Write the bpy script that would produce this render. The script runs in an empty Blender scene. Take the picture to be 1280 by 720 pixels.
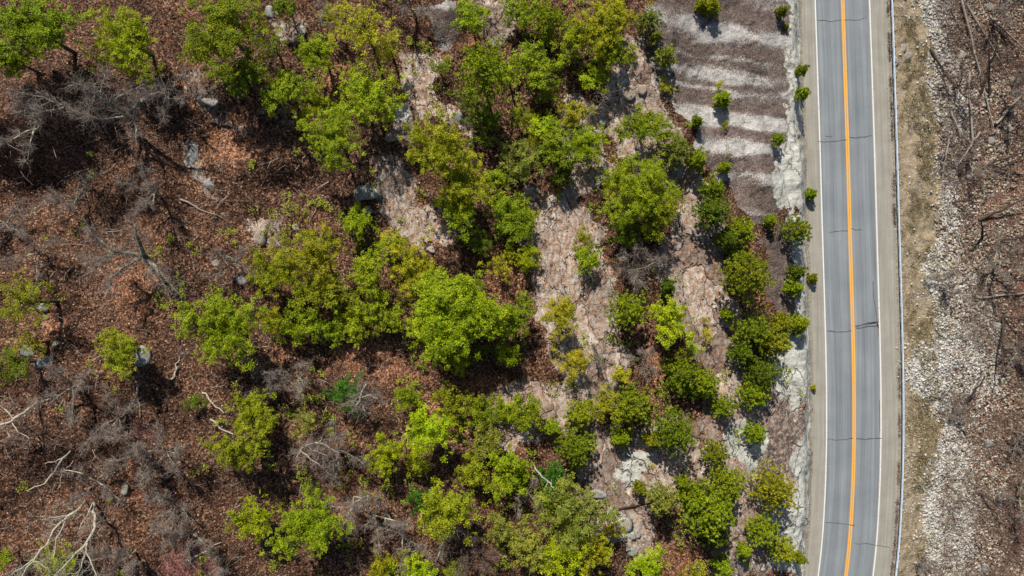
import bpy, math, random
import numpy as np
from mathutils import Vector

random.seed(7)
RS = np.random.RandomState(11)
SC = bpy.context.scene
COL = SC.collection
H = 85.333          # camera height above the road (m)
SUN_AZ = math.radians(-15.0)     # towards the sun, measured from +Y clockwise
SUN_EL = math.radians(45.0)

# ------------------------------------------------------------------ noise
_T = np.random.RandomState(3).rand(256, 256)
def vnoise(x, y, s=1.0, off=0):
    x = np.asarray(x, float) * s + off * 17.13 + 500; y = np.asarray(y, float) * s + off * 31.7 + 500
    xi = np.floor(x).astype(int); yi = np.floor(y).astype(int)
    fx = x - xi; fy = y - yi
    fx = fx * fx * (3 - 2 * fx); fy = fy * fy * (3 - 2 * fy)
    a = _T[xi & 255, yi & 255]; b = _T[(xi + 1) & 255, yi & 255]
    c = _T[xi & 255, (yi + 1) & 255]; d = _T[(xi + 1) & 255, (yi + 1) & 255]
    return (a * (1 - fx) + b * fx) * (1 - fy) + (c * (1 - fx) + d * fx) * fy
def fbm(x, y, s=1.0, o=4, off=0):
    r = 0; a = 0.5; t = 0
    for i in range(o):
        r = r + a * vnoise(x, y, s * 2.03 ** i, off + i * 3); t += a; a *= 0.5
    return r / t
def ss(a, b, x):
    t = np.clip((np.asarray(x, float) - a) / (b - a), 0, 1)
    return t * t * (3 - 2 * t)

# ------------------------------------------------------------------ road centre line (world metres, z = 0)
_cy = np.array([-900, -400, 0, 60, 120, 180, 240, 300, 360, 420, 480, 540, 600, 660, 690, 720, 800, 1000, 1500])
_cx = np.array([1010, 1036, 1053.3, 1055.3, 1057.3, 1059.3, 1061, 1062.7, 1064.5, 1066.3, 1067.5, 1067.7, 1066.6, 1063.5, 1061, 1057.5, 1046, 1000, 820])
_Y = np.linspace(-110, 125, 2351)
_X = np.interp((360 - _Y * 10), _cy, _cx) * 0.1 - 64.0
_k = np.exp(-0.5 * (np.arange(-40, 41) / 16.0) ** 2); _k /= _k.sum()
_X = np.convolve(np.pad(_X, 40, mode='reflect', reflect_type='odd'), _k, 'valid')
def rc(y): return np.interp(y, _Y, _X)
def rd(x, y):                       # signed distance right of the road centre
    y = np.asarray(y, float)
    sl = (rc(y + .5) - rc(y - .5))
    return (np.asarray(x, float) - rc(y)) / np.sqrt(1 + sl * sl)

SHADE_HOLL = [((px - 640) / 10 * .88, (360 - py) / 10 * .88, a, b, A) for (px, py, a, b, A) in
        ((45, 185, 8, 7, 4.2), (95, 560, 6, 6, 2.4), (285, 130, 4, 5, 2.0), (355, 215, 4.5, 2.8, 1.1), (500, 215, 3, 4.5, 1.2), (185, 255, 5, 2.6, .9), (590, 20, 4, 3, .8), (230, 610, 6, 3, .8), (20, 465, 6, 3, 1.0), (560, 330, 4, 3, .8), (400, 590, 5, 3, .7), (610, 470, 5, 2.5, .8), (130, 480, 6, 3, .9))]
def hgt(x, y):
    x = np.asarray(x, float); y = np.asarray(y, float)
    d = -rd(x, y) - 5.15 + (fbm(x, y, .35, 3, 5) - .5) * 0.9 * ss(-2, 1, -rd(x, y) - 5.3)
    e = rd(x, y) - 6.2
    on = ss(0, 1.2, d)
    L = (1.1 + 1.5 * fbm(y * 0 + 3, y, .11, 2, 9)) * ss(0.0, 2.6, d) + 0.20 * np.clip(d, 0, 18) + 0.075 * np.clip(d - 18, 0, 400)
    # diagonal ledges
    s = 0.947 * x + 0.322 * y + 4.0 * fbm(x, y, .06, 3, 21)
    t = s / 7.3; f = t - np.floor(t)
    saw = ss(0.0, .80, f) * (1 - ss(.80, 1.0, f))
    L = L + on * (saw * 0.9 * ss(3, 9, d) * (0.4 + 0.9 * vnoise(x, y, .05, 2)))
    L = L + on * ((fbm(x, y, .09, 3, 31) - .5) * 2.2 * ss(2, 14, d))
    L = L + ss(0, .8, d) * ((fbm(x, y, .8, 4, 41) - .5) * 0.42 + (fbm(x, y, 2.6, 2, 47) - .5) * .16)
    c1 = 0.947 * x + 0.322 * y; c2 = -0.322 * x + 0.947 * y
    tq = (fbm(c1, c2 * .45, .30, 4, 131)) * 13; tf = tq - np.floor(tq)
    L = L + ss(.5, 2, d) * (np.floor(tq) + ss(.0, .30, tf) - tq * .62) * .20
    # hollows added to shade the ground: far flank drops away from the sun
    for (hx, hy, wa, wb, A) in SHADE_HOLL:
        yy = (y - hy) / wb; L = L + on * A * 2.2 * yy * np.exp(-yy * yy) * np.exp(-((x - hx - yy * wb * .25) / wa) ** 2)
    ec = np.clip(e, 0, 400)
    R = -(0.36 * np.clip(ec, 0, 14) + 0.20 * np.clip(ec - 14, 0, 400))
    R = R + ss(0.5, 4, e) * ((fbm(x, y, .16, 3, 61) - .5) * 1.6) + ss(0, 1.5, e) * (fbm(x, y, 1.1, 3, 63) - .5) * 0.5
    return np.where(d > 0, L, 0) + np.where(e > 0, R, 0) - 0.03

def UN(px, py, up=0.0):             # picture position -> point 'up' metres above the ground
    x, y = (px - 640) / 10.0, (360 - py) / 10.0
    z = 0.0
    for _ in range(12):
        k = (H - z) / H
        z = float(hgt(x * k, y * k)) + up
    k = (H - z) / H
    return x * k, y * k, z
def PX(x, y, z):
    k = H / (H - z)
    return 640 + 10 * x * k, 360 - 10 * y * k

# ------------------------------------------------------------------ materials
class NT:
    def __init__(s, name):
        s.m = bpy.data.materials.new(name); s.m.use_nodes = True
        s.t = s.m.node_tree; s.t.nodes.clear()
        s.out = s.n('ShaderNodeOutputMaterial')
    def n(s, kind, **kw):
        nd = s.t.nodes.new(kind)
        for k, v in kw.items(): setattr(nd, k, v)
        return nd
    def l(s, a, b): s.t.links.new(a, b)
    def put(s, sock, v):
        if isinstance(v, bpy.types.NodeSocket): s.l(v, sock)
        else:
            if sock.type == 'RGBA' and len(v) == 3: v = (*v, 1)
            sock.default_value = v
    def math(s, op, a, b=0.0, clamp=False):
        nd = s.n('ShaderNodeMath', operation=op, use_clamp=clamp); s.put(nd.inputs[0], a); s.put(nd.inputs[1], b); return nd.outputs[0]
    def mix(s, f, a, b, blend='MIX'):
        nd = s.n('ShaderNodeMix', data_type='RGBA', blend_type=blend); s.put(nd.inputs[0], f); s.put(nd.inputs[6], a); s.put(nd.inputs[7], b); return nd.outputs[2]
    def ramp(s, f, stops, interp='LINEAR'):
        nd = s.n('ShaderNodeValToRGB'); e = nd.color_ramp.elements; nd.color_ramp.interpolation = interp
        while len(e) < len(stops): e.new(0.5)
        for el, (p, c) in zip(e, stops):
            el.position = p; el.color = (*c, 1) if len(c) == 3 else c
        s.put(nd.inputs[0], f); return nd.outputs[0]
    def noise(s, vec, scale, detail=4, rough=.55, dist=0.0):
        nd = s.n('ShaderNodeTexNoise'); s.l(vec, nd.inputs['Vector']); nd.inputs['Scale'].default_value = scale
        nd.inputs['Detail'].default_value = detail; nd.inputs['Roughness'].default_value = rough; nd.inputs['Distortion'].default_value = dist
        return nd.outputs[0]
    def step(s, v, a, b):
        nd = s.n('ShaderNodeMapRange', interpolation_type='SMOOTHSTEP'); s.put(nd.inputs[0], v)
        nd.inputs[1].default_value = a; nd.inputs[2].default_value = b; return nd.outputs[0]
    def bsdf(s, col, rough=.9, normal=None, spec=.2, metal=0.0):
        b = s.n('ShaderNodeBsdfPrincipled'); s.put(b.inputs['Base Color'], col); s.put(b.inputs['Roughness'], rough)
        b.inputs['Specular IOR Level'].default_value = spec; b.inputs['Metallic'].default_value = metal
        if normal is not None: s.l(normal, b.inputs['Normal'])
        s.l(b.outputs[0], s.out.inputs[0]); return b
    def bump(s, h, dist=.1, strength=1.0):
        b = s.n('ShaderNodeBump'); b.inputs['Distance'].default_value = dist; b.inputs['Strength'].default_value = strength; s.l(h, b.inputs['Height']); return b.outputs[0]

def leaf_mat(name, sat=1.0, trans=.35):
    m = NT(name)
    oi = m.n('ShaderNodeObjectInfo'); g = m.n('ShaderNodeNewGeometry'); tc = m.n('ShaderNodeTexCoord')
    rnd = m.ramp(g.outputs['Random Per Island'], [(0, (.50, .55, .45)), (.5, (1, 1, 1)), (1, (1.55, 1.38, 1.2))])
    cl = m.ramp(m.noise(tc.outputs['Object'], .9, 2), [(.3, (.72, .80, .8)), (.7, (1.28, 1.16, 1.0))])
    c = m.mix(1.0, oi.outputs['Color'], rnd, 'MULTIPLY'); c = m.mix(1.0, c, cl, 'MULTIPLY')
    d = m.n('ShaderNodeBsdfPrincipled'); m.l(c, d.inputs['Base Color']); d.inputs['Roughness'].default_value = .55; d.inputs['Specular IOR Level'].default_value = .25
    t = m.n('ShaderNodeBsdfTranslucent'); m.l(m.mix(1.0, c, (1.15, 1.2, .5), 'MULTIPLY'), t.inputs['Color'])
    x = m.n('ShaderNodeMixShader'); x.inputs[0].default_value = trans
    m.l(d.outputs[0], x.inputs[1]); m.l(t.outputs[0], x.inputs[2]); m.l(x.outputs[0], m.out.inputs[0])
    return m.m
M_LEAF = leaf_mat('leaves_broad', trans=.42)
M_NEED = leaf_mat('leaves_needle', trans=.25)

def stone_mat(name, a, b, c):
    m = NT(name); tc = m.n('ShaderNodeTexCoord'); P = tc.outputs['Object']; n1 = m.noise(P, 1.6, 7, .75)
    cc = m.ramp(n1, [(.32, a), (.5, b), (.66, c)]); cc = m.mix(m.step(m.noise(P, 3.5, 4, .7), .56, .62), cc, (.13, .11, .09))
    m.bsdf(cc, .92, m.bump(n1, .12, .8)); return m.m
def bark_mat(name, dark, light, lich, amt):
    m = NT(name); tc = m.n('ShaderNodeTexCoord')
    a = m.noise(tc.outputs['Object'], 6, 4); c = m.ramp(a, [(.3, dark), (.7, light)])
    b = m.step(m.noise(tc.outputs['Object'], 1.3, 3), .62 - amt, .72 - amt); c = m.mix(b, c, lich)
    m.bsdf(c, .9, m.bump(a, .03)); return m.m
M_BARK = bark_mat('bark_brown', (.035, .027, .02), (.12, .095, .075), (.20, .21, .15), .0)
M_BARE = bark_mat('bark_grey', (.10, .085, .07), (.24, .21, .175), (.40, .44, .30), .10)
M_TWIG = bark_mat('twig_grey', (.20, .155, .135), (.36, .30, .26), (.34, .31, .26), -.1)
M_WHITE = bark_mat('bark_bleached', (.30, .27, .21), (.50, .46, .38), (.46, .50, .36), .05)
M_BLEACH = bark_mat('bark_pale', (.20, .165, .14), (.38, .33, .28), (.42, .40, .33), 0)
M_DARKT = bark_mat('bark_dark', (.03, .022, .018), (.09, .065, .05), (.16, .13, .1), -.1)

def island_mat(name, stops, rough=.85, scale=None):
    m = NT(name); g = m.n('ShaderNodeNewGeometry'); tc = m.n('ShaderNodeTexCoord')
    c = m.ramp(g.outputs['Random Per Island'], stops)
    if scale:
        nz = m.noise(tc.outputs['Object'], scale, 4)
        c = m.mix(1.0, c, m.ramp(nz, [(.25, (.6, .58, .56)), (.7, (1.2, 1.2, 1.2))]), 'MULTIPLY')
        m.bsdf(c, rough, m.bump(nz, .05))
    else: m.bsdf(c, rough)
    return m.m
M_LITTER = island_mat('fallen_leaf', [(0, (.026, .012, .008)), (.40, (.088, .043, .027)), (.75, (.18, .092, .054)), (.94, (.34, .195, .115)), (1, (.52, .37, .25))], .6)
M_RUST = island_mat('rust_leaf', [(0, (.10, .035, .014)), (.35, (.26, .095, .035)), (.7, (.42, .19, .075)), (1, (.60, .36, .18))], .6)
M_TWIGS = island_mat('brush_twig', [(0, (.055, .033, .026)), (.5, (.155, .098, .075)), (1, (.33, .24, .20))])
M_REDTW = island_mat('red_twig', [(0, (.12, .03, .03)), (.5, (.27, .08, .075)), (1, (.38, .18, .15))])
M_DRY = island_mat('dry_grass', [(0, (.09, .07, .035)), (.5, (.24, .19, .085)), (1, (.42, .35, .19))])
M_SPRIG = island_mat('green_sprig', [(0, (.10, .14, .010)), (.5, (.20, .25, .014)), (1, (.34, .36, .04))])
M_STONE = island_mat('stone_pale', [(0, (.17, .16, .15)), (.12, (.40, .38, .34)), (.4, (.44, .41, .36)), (.6, (.52, .46, .37)), (.75, (.55, .56, .56)), (1, (.68, .66, .61))], .9, 4)
M_STONEB = island_mat('stone_brown', [(0, (.08, .05, .04)), (.35, (.22, .14, .105)), (.6, (.34, .26, .18)), (.8, (.33, .33, .25)), (1, (.50, .45, .38))], .9, 4)
M_BOULP = stone_mat('boulder_pale', (.15, .13, .11), (.33, .31, .27), (.46, .44, .39))
M_ROCKG = stone_mat('boulder_grey', (.09, .09, .085), (.25, .26, .25), (.42, .43, .40))
M_BOULT = stone_mat('boulder_tan', (.13, .10, .08), (.32, .26, .21), (.46, .41, .34))

# terrain
def terrain_mat():
    m = NT('hillside_ground')
    g = m.n('ShaderNodeNewGeometry'); P = g.outputs['Position']
    def att(n):
        a = m.n('ShaderNodeAttribute', attribute_name=n); s = m.n('ShaderNodeSeparateColor'); m.l(a.outputs['Color'], s.inputs[0])
        return s.outputs[0], s.outputs[1], s.outputs[2], a.outputs['Alpha']
    rock, slab, pale, orange = att('zone_rock'); dry, rub, brush, dirt = att('zone_road'); stripe, crag, red, damp = att('zone_fine')
    nf = m.noise(P, 1.7, 6, .65); nl = m.noise(P, .18, 4); nff = m.noise(P, 7, 3, .7)
    def soft(mask, w=.7, a=.46, b=.56):
        return m.step(m.math('ADD', mask, m.math('MULTIPLY', m.math('SUBTRACT', nf, .5), w)), a, b)
    # leaf litter
    v = m.n('ShaderNodeTexVoronoi'); m.l(P, v.inputs['Vector']); v.inputs['Scale'].default_value = 6.0
    hv = m.n('ShaderNodeSeparateColor'); m.l(v.outputs['Color'], hv.inputs[0])
    lt = m.ramp(hv.outputs[0], [(0, (.022, .012, .008)), (.3, (.068, .034, .021)), (.6, (.145, .073, .043)), (.85, (.25, .135, .085)), (1, (.40, .26, .18))])
    lt = m.mix(1.0, lt, m.ramp(m.noise(P, .28, 5, .65), [(.32, (.40, .38, .40)), (.5, (.82, .80, .80)), (.7, (1.30, 1.20, 1.08))]), 'MULTIPLY')
    og = m.ramp(hv.outputs[1], [(0, (.08, .03, .016)), (.4, (.22, .09, .045)), (.8, (.38, .19, .11)), (1, (.5, .32, .22))])
    c = m.mix(soft(orange, .9), lt, og)
    # bare rock, pinkish grey with lichen
    rmp = m.n('ShaderNodeMapping'); rmp.inputs['Rotation'].default_value = (0, 0, math.radians(-17)); rmp.inputs['Scale'].default_value = (1.6, .6, 1); m.l(P, rmp.inputs[0])
    nr = m.noise(rmp.outputs[0], 1.7, 8, .76, .3)
    rk = m.ramp(nr, [(.30, (.11, .068, .05)), (.40, (.27, .175, .12)), (.48, (.355, .28, .23)), (.55, (.435, .39, .35)), (.66, (.56, .54, .51))])
    lich = m.step(m.noise(P, .9, 5, .7), .52, .62)
    rk = m.mix(m.math('MULTIPLY', lich, .45), rk, m.ramp(nff, [(.3, (.27, .29, .28)), (.7, (.55, .57, .53))]))
    dn = m.step(m.noise(P, 2.3, 4, .6), .50, .60)
    rk = m.mix(m.math('MULTIPLY', dn, .7), rk, m.mix(.55, og, (.33, .175, .085)))
    vc = m.n('ShaderNodeTexVoronoi', feature='DISTANCE_TO_EDGE'); mp = m.n('ShaderNodeMapping'); mp.inputs['Rotation'].default_value = (0, 0, math.radians(-19)); mp.inputs['Scale'].default_value = (1.0, .4, 1)
    dv = m.n('ShaderNodeVectorMath', operation='ADD'); nn = m.n('ShaderNodeTexNoise'); m.l(P, nn.inputs['Vector']); nn.inputs['Scale'].default_value = .7
    ml = m.n('ShaderNodeVectorMath', operation='MULTIPLY'); m.l(nn.outputs['Color'], ml.inputs[0]); ml.inputs[1].default_value = (2.5, 2.5, 0)
    m.l(P, dv.inputs[0]); m.l(ml.outputs[0], dv.inputs[1]); m.l(dv.outputs[0], mp.inputs[0]); m.l(mp.outputs[0], vc.inputs['Vector']); vc.inputs['Scale'].default_value = .42
    crack = m.math('SUBTRACT', 1.0, m.step(vc.outputs['Distance'], .0, .03))
    vf = m.n('ShaderNodeTexVoronoi'); m.l(mp.outputs[0], vf.inputs['Vector']); vf.inputs['Scale'].default_value = .42; sf_ = m.n('ShaderNodeSeparateColor'); m.l(vf.outputs['Color'], sf_.inputs[0])
    rk = m.mix(1.0, rk, m.ramp(sf_.outputs[0], [(0, (.66, .60, .58)), (.5, (1, .98, .97)), (1, (1.28, 1.25, 1.22))]), 'MULTIPLY')
    crk = m.math('MULTIPLY', crack, m.step(m.noise(P, .5, 3), .42, .56)); rk = m.mix(m.math('MULTIPLY', crk, .75), rk, (.045, .028, .02))
    mr = soft(rock, 1.5, .47, .54)
    c = m.mix(mr, c, rk)
    # striped slab
    st = m.mix(m.math('MULTIPLY', m.step(nff, .35, .65), 1.0), (.075, .054, .047), (.21, .16, .14))
    sf = m.n('ShaderNodeMapping'); sf.inputs['Scale'].default_value = (4.0, 1.3, 3); m.l(P, sf.inputs[0])
    sn = m.noise(sf.outputs[0], 3.4, 5, .75)
    sp = m.step(m.math('ADD', m.math('MULTIPLY', stripe, .95), m.math('MULTIPLY', m.math('SUBTRACT', sn, .5), 3.0)), .40, .72)
    st = m.mix(m.math('MULTIPLY', sp, .95), st, m.ramp(nff, [(.3, (.32, .30, .29)), (.7, (.60, .59, .57))]))
    spk = m.step(m.noise(P, 4.2, 3, .6), .56, .63); st = m.mix(m.math('MULTIPLY', spk, .2), st, (.48, .46, .44))
    st = m.mix(m.math('MULTIPLY', crk, .55), st, (.035, .026, .022)); st = m.mix(1.0, st, m.ramp(sf_.outputs[0], [(0, (.80, .79, .78)), (1, (1.16, 1.15, 1.14))]), 'MULTIPLY')
    c = m.mix(soft(slab, 1.0), c, st)
    # pale cut rock beside the road
    pl = m.ramp(m.noise(P, .9, 7, .7), [(.3, (.30, .28, .24)), (.5, (.50, .50, .45)), (.7, (.62, .63, .58))])
    pl = m.mix(m.math('MULTIPLY', crack, .8), pl, (.12, .10, .085))
    c = m.mix(soft(pale, 1.7), c, pl)
    # verge, dry grass, rubble bed, brush floor
    vd = m.ramp(nff, [(.25, (.17, .125, .07)), (.5, (.33, .27, .17)), (.75, (.48, .42, .30))]); vd = m.mix(m.step(nf, .42, .62), vd, (.36, .29, .21)); vd = m.mix(1.0, vd, m.ramp(m.noise(P, .8, 6, .75), [(.35, (.50, .46, .42)), (.5, (1, .97, .95)), (.68, (1.25, 1.2, 1.2))]), 'MULTIPLY')
    c = m.mix(soft(dry, .5), c, vd)
    br = m.ramp(hv.outputs[2], [(0, (.045, .026, .019)), (.4, (.155, .085, .057)), (.8, (.29, .18, .125)), (1, (.42, .35, .27))])
    br = m.mix(m.step(nl, .5, .62), br, m.mix(.5, br, (.20, .075, .045)))
    c = m.mix(soft(brush, .6), c, br)
    v2 = m.n('ShaderNodeTexVoronoi'); m.l(P, v2.inputs['Vector']); v2.inputs['Scale'].default_value = 3.4; v2.inputs['Randomness'].default_value = 1
    s2 = m.n('ShaderNodeSeparateColor'); m.l(v2.outputs['Color'], s2.inputs[0])
    rb = m.ramp(s2.outputs[0], [(0, (.14, .13, .11)), (.25, (.36, .34, .30)), (.7, (.52, .50, .45)), (1, (.64, .63, .60))])
    c = m.mix(soft(rub, .8), c, rb)
    c = m.mix(soft(dirt, .35), c, m.ramp(nff, [(.3, (.20, .17, .13)), (.7, (.40, .36, .29))]))
    c = m.mix(m.math('MULTIPLY', soft(red, .7), .8), c, m.ramp(hv.outputs[1], [(0, (.10, .035, .033)), (1, (.36, .17, .15))]))
    h = m.math('ADD', m.math('MULTIPLY', nf, 1.2), m.math('MULTIPLY', hv.outputs[0], .35))
    h = m.math('SUBTRACT', h, m.math('MULTIPLY', m.math('MULTIPLY', crack, mr), .9)); h = m.math('ADD', h, m.math('MULTIPLY', m.math('MULTIPLY', sf_.outputs[1], mr), .7))
    m.bsdf(c, .92, m.bump(h, .28, .8), .15)
    return m.m

def asphalt_mat():
    m = NT('worn_asphalt'); uv = m.n('ShaderNodeUVMap'); g = m.n('ShaderNodeNewGeometry'); P = g.outputs['Position']
    s = m.n('ShaderNodeSeparateXYZ'); m.l(uv.outputs[0], s.inputs[0])
    mp = m.n('ShaderNodeMapping'); mp.inputs['Scale'].default_value = (2.2, .035, 1); m.l(uv.outputs[0], mp.inputs[0])
    streak = m.noise(mp.outputs[0], 1.6, 4, .6)
    base = m.ramp(m.noise(P, 14, 3, .7), [(.3, (.165, .184, .203)), (.7, (.235, .257, .276))])
    base = m.mix(1.0, base, m.ramp(streak, [(.3, (.78, .79, .81)), (.7, (1.18, 1.17, 1.15))]), 'MULTIPLY')
    base = m.mix(1.0, base, m.ramp(m.noise(P, .25, 3), [(.3, (.88, .89, .91)), (.7, (1.10, 1.09, 1.07))]), 'MULTIPLY')
    # faint wheel paths
    w = m.n('ShaderNodeTexWave', wave_type='BANDS', bands_direction='X'); m.l(uv.outputs[0], w.inputs[0]); w.inputs['Scale'].default_value = .19; w.inputs['Distortion'].default_value = .4; w.inputs['Phase Offset'].default_value = 1.3
    base = m.mix(1.0, base, m.ramp(w.outputs[0], [(0, (.91, .91, .92)), (1, (1.07, 1.07, 1.06))]), 'MULTIPLY')
    m.bsdf(base, .85, m.bump(m.noise(P, 40, 2), .01), .3); return m.m
def shoulder_mat():
    m = NT('dusty_shoulder'); g = m.n('ShaderNodeNewGeometry'); P = g.outputs['Position']; uv = m.n('ShaderNodeUVMap')
    mp = m.n('ShaderNodeMapping'); mp.inputs['Scale'].default_value = (2.0, .05, 1); m.l(uv.outputs[0], mp.inputs[0])
    c = m.ramp(m.noise(P, 9, 4, .7), [(.3, (.235, .228, .205)), (.7, (.345, .335, .305))])
    c = m.mix(1.0, c, m.ramp(m.noise(mp.outputs[0], 1.8, 3), [(.3, (.84, .83, .81)), (.7, (1.13, 1.12, 1.1))]), 'MULTIPLY')
    c = m.mix(1.0, c, m.ramp(m.noise(P, .5, 4), [(.3, (.9, .88, .85)), (.7, (1.08, 1.07, 1.06))]), 'MULTIPLY')
    m.bsdf(c, .95, None, .1); return m.m
def paint_mat(name, col, under, wear):
    m = NT(name); g = m.n('ShaderNodeNewGeometry'); P = g.outputs['Position']
    k = m.step(m.noise(P, 5, 5, .75), .66 - wear, .76 - wear)
    c = m.mix(m.math('MULTIPLY', k, .6), col, under)
    m.bsdf(c, .6, None, .3); return m.m
def flat_mat(name, col, rough=.8, metal=0.0):
    m = NT(name); tc = m.n('ShaderNodeTexCoord')
    c = m.mix(1.0, col, m.ramp(m.noise(tc.outputs['Object'], 3, 4, .7), [(.3, (.75, .75, .75)), (.7, (1.15, 1.15, 1.15))]), 'MULTIPLY')
    m.bsdf(c, rough, None, .4, metal); return m.m

# ------------------------------------------------------------------ mesh helpers
def mesh_np(name, v, f, mat, smooth=False):
    """v (N,3); f: (M,k) array of equal sized faces"""
    v = np.asarray(v, np.float32); f = np.asarray(f, np.int32); k = f.shape[1]
    me = bpy.data.meshes.new(name)
    me.vertices.add(len(v)); me.vertices.foreach_set('co', v.ravel())
    me.loops.add(f.size); me.loops.foreach_set('vertex_index', f.ravel())
    me.polygons.add(len(f)); me.polygons.foreach_set('loop_start', np.arange(0, f.size, k, dtype=np.int32))
    try: me.polygons.foreach_set('loop_total', np.full(len(f), k, np.int32))
    except Exception: pass
    if smooth: me.polygons.foreach_set('use_smooth', np.ones(len(f), bool))
    me.update(calc_edges=True); me.validate()
    if mat: me.materials.append(mat)
    return me
def ob(name, me, parent=None, loc=(0, 0, 0), label=None, cat=None, group=None, kind=None):
    o = bpy.data.objects.new(name, me); COL.objects.link(o); o.location = loc
    if parent: o.parent = parent
    if label: o['label'] = label
    if cat: o['category'] = cat
    if group: o['group'] = group
    if kind: o['kind'] = kind
    return o

class MB:
    def __init__(s): s.v = []; s.f = []; s.n = 0
    def add(s, v, f):
        s.v.append(np.asarray(v, float)); s.f.append(np.asarray(f, int) + s.n); s.n += len(v)
    def tube(s, pts, r0, r1=None, sides=5):
        pts = np.asarray(pts, float); n = len(pts)
        r = np.linspace(r0, r1 if r1 is not None else r0, n) if np.isscalar(r0) else np.asarray(r0)
        t = np.gradient(pts, axis=0); t /= np.linalg.norm(t, axis=1)[:, None] + 1e-9
        ref = np.array([.31, .17, .93]) if abs(t[0][2]) < .9 else np.array([.9, .3, .1])
        a = np.cross(t, ref); a /= np.linalg.norm(a, axis=1)[:, None] + 1e-9; b = np.cross(t, a)
        th = np.arange(sides) * 2 * math.pi / sides
        v = pts[:, None, :] + r[:, None, None] * (np.cos(th)[None, :, None] * a[:, None, :] + np.sin(th)[None, :, None] * b[:, None, :])
        i = np.arange(n - 1)[:, None] * sides; j = np.arange(sides)[None, :]; j2 = (j + 1) % sides
        f = np.stack([i + j, i + j2, i + sides + j2, i + sides + j], -1).reshape(-1, 4)
        s.add(v.reshape(-1, 3), f)
    def box(s, x0, x1, y0, y1, z0, z1):
        v = [(x, y, z) for x in (x0, x1) for y in (y0, y1) for z in (z0, z1)]
        s.add(v, [(0, 1, 3, 2), (4, 6, 7, 5), (0, 4, 5, 1), (2, 3, 7, 6), (0, 2, 6, 4), (1, 5, 7, 3)])
    def mesh(s, name, mat, smooth=False):
        return mesh_np(name, np.concatenate(s.v), np.concatenate(s.f), mat, smooth)

def unit(v): return v / (np.linalg.norm(v, axis=-1, keepdims=True) + 1e-9)
def quads(c, n, t, L, W, rs, bend=.15):
    """c centres (N,3), n normals, t tangents; leaf quads (pointed diamonds) with slight bend"""
    t = unit(t - n * (t * n).sum(-1, keepdims=True)); b = np.cross(n, t)
    L = np.asarray(L)[:, None]; W = np.asarray(W)[:, None]
    v = np.stack([c - t * L * .5, c + b * W * .5 + n * L * bend, c + t * L * .5, c - b * W * .5 + n * L * bend * .6], 1)
    f = np.arange(len(c) * 4).reshape(-1, 4)
    return v.reshape(-1, 3), f

# ------------------------------------------------------------------ crowns
def rdir(rs, n): return unit(rs.normal(size=(n, 3)))
def spray(rs, ctr, n, rad, flat, leaf, outw):
    """a loose spray of n leaves round ctr"""
    g = rs.normal(size=(n, 3)) * .5 * rad; g[:, 2] *= flat
    tilt = rs.normal(size=2) * .45; g[:, 2] += g[:, 0] * tilt[0] + g[:, 1] * tilt[1]
    nn = unit(np.array([tilt[0] * -.6, tilt[1] * -.6, .9]) + outw * .35 + rdir(rs, n) * .62)
    return ctr + g, nn, rdir(rs, n), rs.uniform(.6, 1.4, n) * leaf
def oak_variant(R, seed, dens=1.0, leaf=.15, height=None, nl=None):
    """ragged broadleaf crown made of leaf sprays along radiating limbs; tree base at the origin"""
    rs = np.random.RandomState(seed)
    Ht = height or (1.45 * R + 1.0); zc = Ht - .50 * R
    nl = nl or max(7, int(8 + R * 1.8))
    C = []; N = []; T = []; S = []; tb = MB(); r0 = .045 * R + .04
    top = np.array([rs.uniform(-.12, .12) * R, rs.uniform(-.12, .12) * R, zc - .15 * R])
    mid = top * .5 + np.array([rs.uniform(-.1, .1), rs.uniform(-.1, .1), 0]) * R * .5
    tb.tube([(0, 0, -Ht * .9), (0, 0, .15), mid, top], [r0 * 1.25, r0 * 1.1, r0 * .85, r0 * .6], None, 7)
    ex = rs.uniform(.85, 1.15); asp = np.array([ex, 2 - ex])
    total = 0
    for i in range(nl):
        a = i * 2.399 + rs.uniform(-.45, .45); q = ((i + .5) / nl) ** .5
        ln = R * (.30 + .78 * q) * rs.uniform(.72, 1.18)
        d = np.array([math.cos(a) * asp[0], math.sin(a) * asp[1]])
        st = mid + (top - mid) * rs.uniform(.1, 1)
        ztip = zc + R * (.52 - .62 * q ** 1.6) + rs.uniform(-.22, .18) * R
        en = np.array([d[0] * ln, d[1] * ln, ztip]); m1 = st * .5 + en * .5 + np.array([0, 0, -.06 * R]) + rs.normal(size=3) * .05 * R
        tb.tube([st, m1, en * .9 + m1 * .1], [r0 * .42, r0 * .26, r0 * .07], None, 4)
        ns = int(dens * (3.0 + 6.4 * (ln / .9) * (.4 + .5 * R / 3)))
        sl = .24 * ln + .18
        for k in range(ns):
            u = 1.04 - .86 * rs.rand() ** 1.35
            base = st * (1 - u) ** 2 + 2 * m1 * u * (1 - u) + en * u * u
            w = sl * (1.15 - .75 * abs(u - .55))
            off = rs.normal(size=3) * np.array([w, w, w * .7]) * .78
            p = base + off
            rr = rs.uniform(.20, .46) * (.75 + .09 * R)
            n = int(rs.uniform(28, 56) * (rr / .4) ** 1.5 * (.15 / leaf) ** 1.7 * (1.1 if dens >= 1 else .8))
            c_, n_, t_, s_ = spray(rs, p, max(n, 6), rr, .5, leaf, unit(off + np.array([d[0], d[1], .3]) * .3))
            C.append(c_); N.append(n_); T.append(t_); S.append(s_)
            if k % 2 == 0: tb.tube([base, (base + p) / 2 + rs.normal(size=3) * .06, p], [r0 * .13, r0 * .08, r0 * .03], None, 3)
    C = np.concatenate(C); N = np.concatenate(N); T = np.concatenate(T); S = np.concatenate(S)
    v, f = quads(C, N, T, S * 1.25, S * .95, rs)
    return v, f, tb, zc, Ht

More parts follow.
